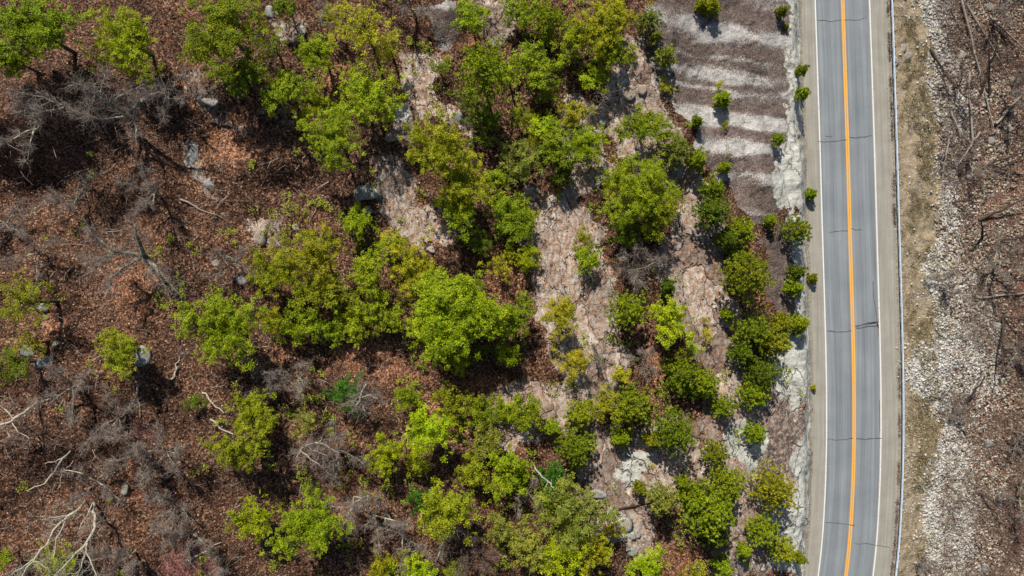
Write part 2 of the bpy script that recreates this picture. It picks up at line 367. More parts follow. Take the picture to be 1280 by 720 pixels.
def pine_variant(R, seed, dens=1.0, height=None):
    rs = np.random.RandomState(seed)
    Ht = height or (1.55 * R + 1.0)
    C = []; N = []; T = []; L = []
    tb = MB(); r0 = .04 * R + .03
    lean = rs.normal(size=2) * .05 * R
    def tp(z): q = z / Ht; return np.array([lean[0] * q, lean[1] * q, z])
    tb.tube([tp(-Ht * .7), tp(0), tp(Ht * .5), tp(Ht * .97)], [r0 * 1.2, r0, r0 * .7, r0 * .12], None, 7)
    nw = int(4 + R * 2.0); a0 = 0
    skew = rs.uniform(.75, 1.1, 8)
    for w in range(nw):
        q = w / (nw - 1); z = Ht * (.30 + .66 * q)
        env = R * (1 - q) ** .62 * (1.0 if q > .1 else .85) + .16 * R
        nb = int(6 + 3 * (1 - q)); a0 += .8
        for b in range(nb):
            a = a0 + b * 2 * math.pi / nb + rs.uniform(-.25, .25)
            ln = env * rs.uniform(.68, 1.08) * skew[int((a % (2 * math.pi)) / (2 * math.pi) * 8) % 8]
            st = tp(z); d = np.array([math.cos(a), math.sin(a), .05 + .35 * q])
            side = np.array([-math.sin(a), math.cos(a), 0])
            en = st + d * ln + np.array([0, 0, .16 * ln]); m1 = (st + en) / 2 + np.array([0, 0, -.07 * ln]) + side * rs.uniform(-.1, .1) * ln
            tb.tube([st, m1, en], [r0 * .25, r0 * .15, r0 * .06], None, 3)
            nt = max(2, int(ln / .26))
            for k in range(nt):
                u = .22 + .78 * (k + rs.rand()) / nt
                sp = (1 - abs(u - .6)) * .30 * ln
                p = (st * (1 - u) ** 2 + 2 * m1 * u * (1 - u) + en * u * u) + side * rs.uniform(-sp, sp) + np.array([0, 0, rs.uniform(-.06, .12)])
                m = int(rs.randint(17, 25) * dens)
                dd = unit(rdir(rs, m) * .85 + d * .5 + np.array([0, 0, .45]))
                ll = rs.uniform(.16, .32, m)
                C.append(p + dd * ll[:, None] * .5); T.append(dd); N.append(unit(np.cross(dd, rdir(rs, m)) + np.array([0, 0, .5]))); L.append(ll)
    C = np.concatenate(C); N = np.concatenate(N); T = np.concatenate(T); L = np.concatenate(L)
    v, f = quads(C, N, T, L * 1.1, L * .34, rs, .04)
    return v, f, tb, Ht - .5 * R, Ht

# ------------------------------------------------------------------ bare trees
def bare_variant(R, seed, Ht, limbs=4, tw=1.0, spread=1.0):
    rs = np.random.RandomState(seed); a = MB(); b = MB()
    def wig(p, d, ln, n, w):
        pts = [p]; d = d.copy()
        for i in range(n):
            d = unit(d + rs.normal(size=3) * w + np.array([0, 0, .05])); pts.append(pts[-1] + d * ln / n)
        return np.array(pts), d
    r0 = .03 * Ht * .7 + .03
    tr, d = wig(np.array([0, 0, -.3]), np.array([0, 0, 1.]), Ht * .38, 4, .08)
    a.tube(tr, r0 * 1.2, r0 * .8, 7)
    def twigs(p, d, ln, lev):
        n = int((5 if lev else 7) * tw)
        for i in range(n):
            dd = unit(d * .7 + rs.normal(size=3) * .62 + np.array([0, 0, .12]))
            q, e = wig(p, dd, ln * rs.uniform(.5, 1.1), 3, .22)
            b.tube(q, .018 if not lev else .011, .006, 3)
            if lev < 1: 
                for u in (1, 2, 3): twigs(q[u], e, ln * .55, lev + 1)
    for i in range(limbs):
        th = i * 2 * math.pi / limbs + rs.uniform(-.4, .4)
        d0 = unit(np.array([math.cos(th) * spread, math.sin(th) * spread, rs.uniform(.35, .9)]))
        p0 = tr[-1] if i else tr[-1]
        q, e = wig(p0, d0, R * rs.uniform(.9, 1.35), 6, .18)
        a.tube(q, r0 * .8, r0 * .25, 5)
        for k in range(2, 7):
            for s in range(2):
                d1 = unit(e * .5 + rs.normal(size=3) * .6 + np.array([0, 0, .25]))
                q2, e2 = wig(q[k], d1, R * rs.uniform(.28, .5) * (1.15 - k * .1), 4, .2)
                a.tube(q2, r0 * .32, r0 * .10, 4)
                for u in (1, 2, 3, 4): twigs(q2[u], e2, R * .22, 0 if u < 4 else 1)
    return a, b

# ------------------------------------------------------------------ terrain mesh
def axis(a, b, st, outer):
    mid = np.arange(a, b + 1e-6, st); k = st; lo = [a]; hi = [b]
    while lo[-1] > -outer: k = min(k * 1.25, 12); lo.append(lo[-1] - k); hi.append(hi[-1] + k)
    return np.concatenate([np.array(lo[:0:-1]), mid, np.array(hi[1:])])
gx = axis(-66, 74, .22, 260); gy = axis(-43, 43, .22, 260)
GX, GY = np.meshgrid(gx, gy); GZ = hgt(np.clip(GX, -300, 300), np.clip(GY, -105, 120))
nx, ny = len(gx), len(gy)
ii = (np.arange(ny - 1)[:, None] * nx + np.arange(nx - 1)[None, :])
faces = np.stack([ii, ii + 1, ii + nx + 1, ii + nx], -1).reshape(-1, 4)
TM = terrain_mat()
me = mesh_np('ground', np.stack([GX, GY, GZ], -1).reshape(-1, 3), faces, TM, True)

def inpoly(px, py, poly):
    r = np.zeros(px.shape, bool); n = len(poly)
    for i in range(n):
        x0, y0 = poly[i]; x1, y1 = poly[(i + 1) % n]
        if y0 == y1: continue
        c = ((y0 > py) != (y1 > py)) & (px < (x1 - x0) * (py - y0) / (y1 - y0) + x0); r ^= c
    return r
GPX = 640 + 10 * GX * H / (H - GZ); GPY = 360 - 10 * GY * H / (H - GZ)
WX = GPX + (fbm(GX, GY, .16, 5, 71) - .5) * 62 + (fbm(GX, GY, .9, 3, 73) - .5) * 22; WY = GPY + (fbm(GX, GY, .16, 5, 77) - .5) * 62 + (fbm(GX, GY, .9, 3, 79) - .5) * 22
def blur(a, n):
    for _ in range(n):
        a = (np.pad(a, ((1, 1), (0, 0)), 'edge')[:-2] + np.pad(a, ((1, 1), (0, 0)), 'edge')[2:] + 2 * a) / 4
        a = (np.pad(a, ((0, 0), (1, 1)), 'edge')[:, :-2] + np.pad(a, ((0, 0), (1, 1)), 'edge')[:, 2:] + 2 * a) / 4
    return a
def zone(polys, val=1.0, bl=6):
    a = np.zeros(GX.shape)
    for p in polys: a = np.maximum(a, inpoly(WX, WY, p) * val)
    return blur(a, bl)
def blobs(lst):
    a = np.zeros(GX.shape)
    for (x, y, rx, ry, s) in lst:
        a = np.maximum(a, s * np.exp(-(((WX - x) / rx) ** 2 + ((WY - y) / ry) ** 2)))
    return a
z_slab = zone([[(800, -60), (1014, -60), (1014, 245), (985, 268), (950, 290), (925, 262), (900, 215), (870, 172), (842, 150), (825, 100), (812, 50)],
               [(958, 295), (1014, 275), (1016, 380), (992, 402), (968, 372)],
               [(480, 130), (510, 130), (520, 190), (480, 180)], [(555, -10), (575, 40), (540, 70), (520, 20)]])
z_slab = np.maximum(z_slab, .52 * zone([[(955, 500), (1018, 495), (1018, 560), (1005, 610), (945, 620), (925, 560)]], 1, 14))
z_rock = zone([[(665, 225), (720, 222), (748, 300), (778, 400), (770, 500), (742, 520), (700, 500), (680, 400), (655, 320)],
               [(845, 195), (878, 215), (912, 330), (925, 400), (930, 490), (905, 510), (862, 440), (836, 370), (828, 290)],
               [(728, 540), (870, 525), (880, 600), (825, 640), (812, 705), (760, 690), (738, 640), (730, 590)],
               [(455, 205), (492, 212), (562, 295), (552, 322), (500, 290), (465, 255)], [(305, 262), (352, 268), (338, 325), (304, 318)],
               [(222, 165), (250, 172), (278, 242), (255, 246), (228, 210)], [(236, 75), (275, 88), (287, 145), (325, 182), (305, 190), (262, 152), (242, 125)],
               [(770, 50), (815, 50), (832, 140), (865, 200), (842, 245), (800, 215), (766, 150)],
               [(880, 480), (1016, 470), (1014, 730), (900, 730), (885, 600)], [(490, 60), (540, 70), (566, 145), (530, 158), (500, 110)],
               [(600, 490), (740, 480), (740, 540), (620, 560)], [(700, 120), (760, 150), (770, 220), (720, 230), (690, 170)], [(330, 0), (400, 20), (380, 60), (340, 40)],
               [(580, -5), (650, -5), (640, 60), (600, 50)], [(560, 140), (600, 150), (590, 175), (560, 170)]])
z_rock = z_rock * (1 - .36 * (GPX < 430)) + .16 * (GPX > 640) * (z_rock > .05) * (GPX < 1005)
z_pale = zone([[(972, 395), (1026, 400), (1026, 512), (978, 510), (958, 455)], [(992, 560), (1028, 555), (1028, 625), (1016, 730), (960, 730), (970, 650), (985, 615)],
               [(985, 60), (1012, 60), (1018, 262), (990, 262), (962, 215), (985, 150)], [(1000, 262), (1022, 262), (1026, 400), (1006, 400)], [(1010, 500), (1026, 500), (1026, 570), (1008, 570)],
               [(775, 555), (815, 550), (812, 612), (785, 622), (770, 590)], [(920, 530), (945, 540), (935, 590), (915, 575)], [(770, 640), (800, 650), (795, 690), (768, 680)]], .9)
z_orange = 1.15 * blobs([(735, 345, 40, 60, .8), (820, 470, 20, 50, .9), (770, 230, 16, 40, .8), (640, 600, 30, 40, .9), (860, 600, 40, 40, .6), (850, 690, 50, 30, .8), (600, 80, 40, 50, .7), (535, 110, 22, 45, .9),
                  (710, 205, 30, 50, .7), (605, 500, 60, 40, .8), (560, 520, 60, 40, .7), (410, 90, 30, 40, .7), (785, 70, 22, 30, .8), (450, 440, 60, 40, .6), (430, 620, 60, 60, .6), (250, 110, 30, 60, .6),
                  (15, 165, 25, 40, .8), (180, 360, 80, 70, .55), (70, 405, 30, 15, .9), (300, 190, 60, 50, .6), (860, 300, 25, 60, .5), (700, 560, 40, 40, .6), (905, 560, 30, 60, .7), (155, 605, 14, 18, .9),
                  (500, 480, 50, 40, .7), (340, 440, 50, 30, .5), (640, 350, 30, 50, .7), (535, 285, 30, 30, .7)]) 
RDm = rd(GX, GY)
z_dry = ss(5.6, 6.2, RDm) * (1 - ss(11.5, 14.5, RDm + (fbm(GX, GY, .3, 3, 81) - .5) * 3))
z_brush = ss(13.0, 15.0, RDm)
z_pale = np.maximum(z_pale, .72 * ss(-9.6, -6.6, RDm + (fbm(GX, GY, .3, 5, 85) - .5) * 6) * (RDm < -5))
_rl = np.array([[-60, 1148, 1186], [0, 1150, 1186], [60, 1160, 1186], [100, 1168, 1212], [150, 1172, 1216], [200, 1163, 1202], [240, 1158, 1196], [300, 1160, 1200], [340, 1165, 1205], [400, 1157, 1224], [480, 1150, 1234], [540, 1165, 1206], [600, 1163, 1212], [660, 1152, 1214], [720, 1148, 1226], [780, 1148, 1226]])
def rubm(px, py):
    a = np.interp(py, _rl[:, 0], _rl[:, 1]); b = np.interp(py, _rl[:, 0], _rl[:, 2])
    return (.18 * ss(-40, -8, px - a) + .82 * ss(-9, 9, px - a)) * (.70 * (1 - ss(-12, 14, px - b)) + .30 * (1 - ss(10, 70, px - b))) * np.interp(py, [0, 90, 130, 200, 260, 330, 380, 700], [1, .8, .62, .55, .62, .7, 1, 1])
z_rub = rubm(WX, WY)
z_dirt = ss(-6.0, -5.3, RDm + (fbm(GX, GY, .6, 3, 93) - .5) * .8) * (1 - ss(5.6, 6.3, RDm))
z_red = blobs([(235, 700, 40, 30, 1.0), (185, 545, 45, 30, .6), (1210, 140, 18, 14, .9), (1185, 355, 30, 12, .5), (240, 262, 20, 12, .5), (875, 20, 10, 14, .7)])
sv = GPY - .12 * (GPX - 900) + (fbm(GX, GY, .10, 3, 101) - .5) * 26 + (fbm(GX * .35, GY, .7, 4, 104) - .5) * 22
stripe = np.zeros(GX.shape)
for c0, w, s in ((36, 17, 1.0), (70, 6, .45), (92, 9, .6), (112, 8, .75), (147, 10, 1.15), (183, 12, 1.15), (222, 9, .7), (262, 8, .4), (-20, 20, .8)):
    stripe += s * np.exp(-((sv - c0) / (w * .85)) ** 2) * (.72 + .8 * ss(.3, .7, fbm(GX, GY, .22, 4, 300 + c0)))
stripe *= 1 - .7 * ss(960, 1000, GPX) * (GPY < 90)
one = np.zeros(GX.shape)
for nm, chans in (('zone_rock', (z_rock, z_slab, z_pale, z_orange)), ('zone_road', (z_dry, z_rub, z_brush, z_dirt)), ('zone_fine', (np.clip(stripe, 0, 1.2), one, z_red, one))):
    at = me.attributes.new(nm, 'FLOAT_COLOR', 'POINT'); at.data.foreach_set('color', np.stack(chans, -1).astype(np.float32).ravel())
ob('ground', me, kind='structure')
def zsample(Z, x, y):
    xi = np.clip(np.searchsorted(gx, x), 0, nx - 1); yi = np.clip(np.searchsorted(gy, y), 0, ny - 1); return Z[yi, xi]

# ------------------------------------------------------------------ road
ys = np.arange(-100, 116, .5)
def ribbon(name, u0, u1, z, mat, kind='structure', parent=None, y0=None, y1=None, jag0=0, jag1=0, segs=1):
    Y = ys if y0 is None else ys[(ys >= y0) & (ys <= y1)]
    sl = np.gradient(rc(Y), Y); nrm = np.stack([np.ones_like(sl), -sl], -1); nrm /= np.linalg.norm(nrm, axis=1)[:, None]
    c = np.stack([rc(Y), Y], -1)
    a0 = np.full(len(Y), u0) + (fbm(Y, Y * 0, .9, 3, 7) - .5) * jag0; a1 = np.full(len(Y), u1) + (fbm(Y, Y * 0 + 9, .9, 3, 8) - .5) * jag1
    V = []; U = []
    for k in range(segs + 1):
        a = a0 + (a1 - a0) * k / segs; p = c + nrm * a[:, None]; V.append(np.column_stack([p, np.full(len(Y), z)])); U.append(np.column_stack([a, Y]))
    n = len(Y); V = np.stack(V, 1).reshape(-1, 3); U = np.stack(U, 1).reshape(-1, 2); w = segs + 1
    i = np.arange(n - 1)[:, None] * w + np.arange(segs)[None, :]
    f = np.stack([i, i + 1, i + w + 1, i + w], -1).reshape(-1, 4)
    m_ = mesh_np(name, V, f, mat); uv = m_.uv_layers.new(name='UVMap'); uv.data.foreach_set('uv', U[f.ravel()].astype(np.float32).ravel())
    return ob(name, m_, parent, kind=kind)
A = asphalt_mat(); S_ = shoulder_mat()
ribbon('road_shoulder', -5.15, 5.55, 0.0, S_, jag0=.5, jag1=.12)
road = ribbon('road', -3.38, 3.18, .006, A, segs=6)
W = paint_mat('white_paint', (.66, .67, .65), (.26, .27, .28), .13); YL = paint_mat('yellow_paint', (.76, .38, .055), (.38, .25, .13), .13)
for u in (-3.44, 3.36): ribbon('edge_line', u - .075, u + .085, .011, W)
for u in (-.125, .125): ribbon('centre_line', u - .095, u + .095, .011, YL)
CR = flat_mat('crack_sealant', (.075, .075, .08), .8)
def crack(pts, w, wob=.12):
    b = MB(); P0 = []
    for (a, c_) in zip(pts[:-1], pts[1:]):
        n = 10
        for i in range(n): P0.append((a[0] + (c_[0] - a[0]) * i / n, a[1] + (c_[1] - a[1]) * i / n))
    P0.append(pts[-1]); P0 = np.array([UN(x, y)[:2] for x, y in P0])
    P0[:, 1] += (fbm(P0[:, 0] * 1.0, P0[:, 1], 1.6, 3, 3) - .5) * wob * 2
    ww = w * (.35 + 1.1 * fbm(P0[:, 0], P0[:, 1], 2.2, 2, 13)); t = np.gradient(P0, axis=0); t /= np.linalg.norm(t, axis=1)[:, None]; nn = np.column_stack([-t[:, 1], t[:, 0]])
    v = np.concatenate([np.column_stack([P0 - nn * ww[:, None], np.full(len(P0), .015)]), np.column_stack([P0 + nn * ww[:, None], np.full(len(P0), .015)])]); n = len(P0)
    i = np.arange(n - 1); b.add(v, np.stack([i, i + 1, i + 1 + n, i + n], -1)); ob('road_crack', b.mesh('road_crack', CR), kind='structure')
for p, w in (([(1022, 25), (1040, 27), (1052, 25)], .05), ([(1055, 25), (1072, 25), (1082, 23), (1082, 19)], .04), ([(1022, 177), (1030, 178), (1058, 175)], .06), ([(1062, 172), (1074, 172), (1090, 170)], .06), ([(1032, 171), (1040, 171)], .05),
             ([(1036, 291), (1050, 289), (1060, 289)], .045), ([(1064, 286), (1078, 288)], .04), ([(1034, 414), (1050, 415), (1064, 413)], .06), ([(1069, 408), (1084, 405), (1098, 402)], .10), ([(1070, 411), (1088, 408), (1098, 407)], .07), ([(1084, 403), (1096, 404), (1098, 410)], .08),
             ([(1034, 549), (1050, 550), (1066, 548)], .05), ([(1070, 549), (1086, 549), (1102, 547)], .06), ([(1031, 653), (1045, 654), (1068, 656)], .045), ([(1068, 679), (1085, 680), (1112, 684)], .035),
             ([(1091, 352), (1092, 372), (1096, 398), (1098, 420)], .045), ([(1000, 547), (1018, 548)], .03), ([(1099, 500), (1099.5, 540)], .035), ([(1083.5, 40), (1084.5, 110)], .012)):
    crack(p, w)

# ------------------------------------------------------------------ guard rail
GRt = ob('guard_rail', None, label='long pale blue grey steel guard rail along the outer road shoulder', cat='guard rail')
GV = flat_mat('galvanised_steel', (.62, .76, .92), .38, .1); WD = flat_mat('post_timber', (.16, .13, .10)); SP = flat_mat('post_steel', (.4, .44, .48), .5, .4)
Yg = np.arange(-62, 63, .475); UR = 5.86
prof = [(0, -.155), (.035, -.13), (.075, -.095), (.075, -.065), (.0, -.02), (0, .02), (.075, .065), (.075, .095), (.035, .13), (0, .155)]
slg = np.gradient(rc(Yg), Yg); V = []
for j in range(2):
    for (o_, z_) in (prof if j == 0 else prof[::-1]):
        off = UR - o_ + (.006 if j else 0); V.append(np.column_stack([rc(Yg) + off / np.sqrt(1 + slg ** 2), Yg - slg * off / np.sqrt(1 + slg ** 2), np.full(len(Yg), .58 + z_)]))
w = len(V); V = np.stack(V, 1).reshape(-1, 3); i = np.arange(len(Yg) - 1)[:, None] * w; j = np.arange(w)[None, :]; j2 = (j + 1) % w
ob('rail_beam', mesh_np('rail_beam', V, np.stack([i + j, i + j2, i + w + j2, i + w + j], -1).reshape(-1, 4), GV), GRt)
pm = None
for k, y in enumerate(np.arange(-61.5, 62, 1.905 * 1.0)):
    if not -40 < y < 40: continue
    if pm is None:
        b = MB(); b.box(-.06, .09, -.075, .075, -.62, .14); pm = b.mesh('post', WD)
        b = MB(); b.box(-.155, -.062, -.07, .07, -.17, .17); bm_ = b.mesh('spacer_block', WD)
    x = float(rc(y)) + UR + .16
    p = ob('post', pm, GRt, (x, y, .60)); ob('spacer_block', bm_, p)

# ------------------------------------------------------------------ tree prototypes and placement
PROTO = {}
def proto(kind, R, key):
    k = (kind, R, key)
    if k not in PROTO:
        sd = hash((kind[0], int(R * 10), key)) if False else (ord(kind[0]) * 131 + int(R * 10) * 17 + key * 7)
        if kind == 'oak': v, f, tb, zc, Ht = oak_variant(R, sd, 1.0, .13 if R > 1.5 else .115)
        elif kind == 'lime': v, f, tb, zc, Ht = oak_variant(R, sd, 1.5, .14, nl=24)
        elif kind == 'sparse': v, f, tb, zc, Ht = oak_variant(R, sd, .5, .11)
        else: v, f, tb, zc, Ht = pine_variant(R, sd)
        mat = M_NEED if kind == 'pine' else M_LEAF
        PROTO[k] = (mesh_np(kind + '_crown', v, f, mat), tb.mesh(kind + '_trunk', M_BARK), zc, Ht)
    return PROTO[k]
SIZES = {'oak': (.8, 1.3, 1.9, 2.6, 3.4, 4.4), 'pine': (.7, 1.2, 1.8, 2.6, 3.4), 'sparse': (1.3, 2.2, 3.2), 'lime': (4.8,)}
TINT = {  # foliage base colours
    'bright': (.360, .480, .008), 'mid': (.265, .370, .008), 'deep': (.140, .220, .009), 'olive': (.320, .365, .012), 'yellow': (.440, .455, .022), 'lime': (.375, .530, .010), 'dusty': (.30, .36, .055), 'emerald': (.080, .22, .014)}
TWORD = {'bright': 'bright green', 'mid': 'mid green', 'deep': 'deep green', 'olive': 'olive green', 'yellow': 'yellow green', 'lime': 'vivid lime green', 'dusty': 'dusty grey green', 'emerald': 'emerald green'}
# anchors: trees with a hand-written label, and the short name others use to refer to them
TREES = []
def T(px, py, r, kind, tint, hf=1.0, label=None, nick=None): TREES.append(dict(px=px, py=py, r=r, kind=kind, tint=tint, hf=hf, label=label, nick=nick))
L_ = 'L'
T(562, 388, 50, 'lime', 'lime', 1.2, 'widest and brightest lime green crown, in the middle of the slope', 'the widest lime crown')
T(38, 36, 50, 'oak', 'mid', 1.15, 'tall dense green tree in the corner above the tangled bare branches', 'the tall corner tree')
T(157, 48, 40, 'oak', 'bright', 1.15, 'tall bright green ragged crown standing alone beside the corner tree', 'the ragged bright crown')
T(278, 38, 46, 'oak', 'mid', 1.15, 'tall broad green crown over the pale rock gully', 'the broad crown by the gully')
T(450, 30, 38, 'sparse', 'yellow', 1.5, 'thin olive yellow crown with brown twigs showing through', 'the thin olive yellow crown')
T(603, 86, 36, 'pine', 'bright', 1.7, 'tall feathery bright green conifer casting a dark shadow', 'the feathery conifer')
T(545, 182, 38, 'oak', 'olive', 1.5, 'broad olive green crown just below the small grey boulder pair', 'the broad olive crown')
T(413, 172, 33, 'oak', 'mid', 1.6, 'round boulder crown, nearest above the big grey boulder', 'the boulder crown')
T(807, 156, 28, 'oak', 'mid', 1.1, 'solid round slab edge bush beside the striped rock slab', 'the slab edge bush')
T(798, 240, 40, 'oak', 'mid', 1.3, 'largest lumpy green tree between the two long bare rock bands', 'the lumpy tree')
T(272, 414, 46, 'oak', 'mid', 1.3, 'large round green tree standing alone in brown leaf litter', 'the large round loner')
T(147, 438, 30, 'oak', 'olive', 1.0, 'low spreading green tree wrapped around a grey stone', 'the tree around the stone')
T(22, 378, 34, 'sparse', 'olive', 1.4, 'loose olive tree at the photo edge level with the forked bare tree', 'the loose olive edge tree')
T(385, 664, 40, 'oak', 'bright', 1.3, 'fluffy bright green tree standing alone at the lower margin', 'the fluffy loner')
T(555, 641, 38, 'oak', 'olive', 1.3, 'wide yellowish green crown with one emerald side, over twiggy brush', 'the wide yellowish crown')
T(890, 640, 34, 'pine', 'mid', 1.2, 'largest dark round pine of the lower ledge by the road bend', 'the largest ledge pine')
T(718, 645, 37, 'oak', 'dusty', 1.2, 'broad grey green crown beside the white bent dead branch', 'the broad grey green crown')
T(938, 345, 33, 'pine', 'olive', 1.1, 'olive bushy pine on the ledge halfway along the road', 'the olive ledge pine')
T(787, 389, 23, 'pine', 'mid', 1.3, 'single round pine on rust coloured needle litter between rock bands', 'the rust needle pine')
T(970, 614, 30, 'pine', 'olive', 1.1, 'bushy olive cut rock pine leaning over the pale cut rock by the road', 'the cut rock pine')
T(318, 520, 32, 'oak', 'olive', 1.2, 'upper one of two joined olive crowns left of the dead white forks', 'the joined olive crowns')
T(845, 542, 30, 'pine', 'mid', 1.1, 'wide green pine clump just above the bare bottom rock', 'the wide pine clump')
T(750, 32, 30, 'oak', 'olive', 1.2, 'large mottled green crown just left of the slab top', 'the mottled crown')
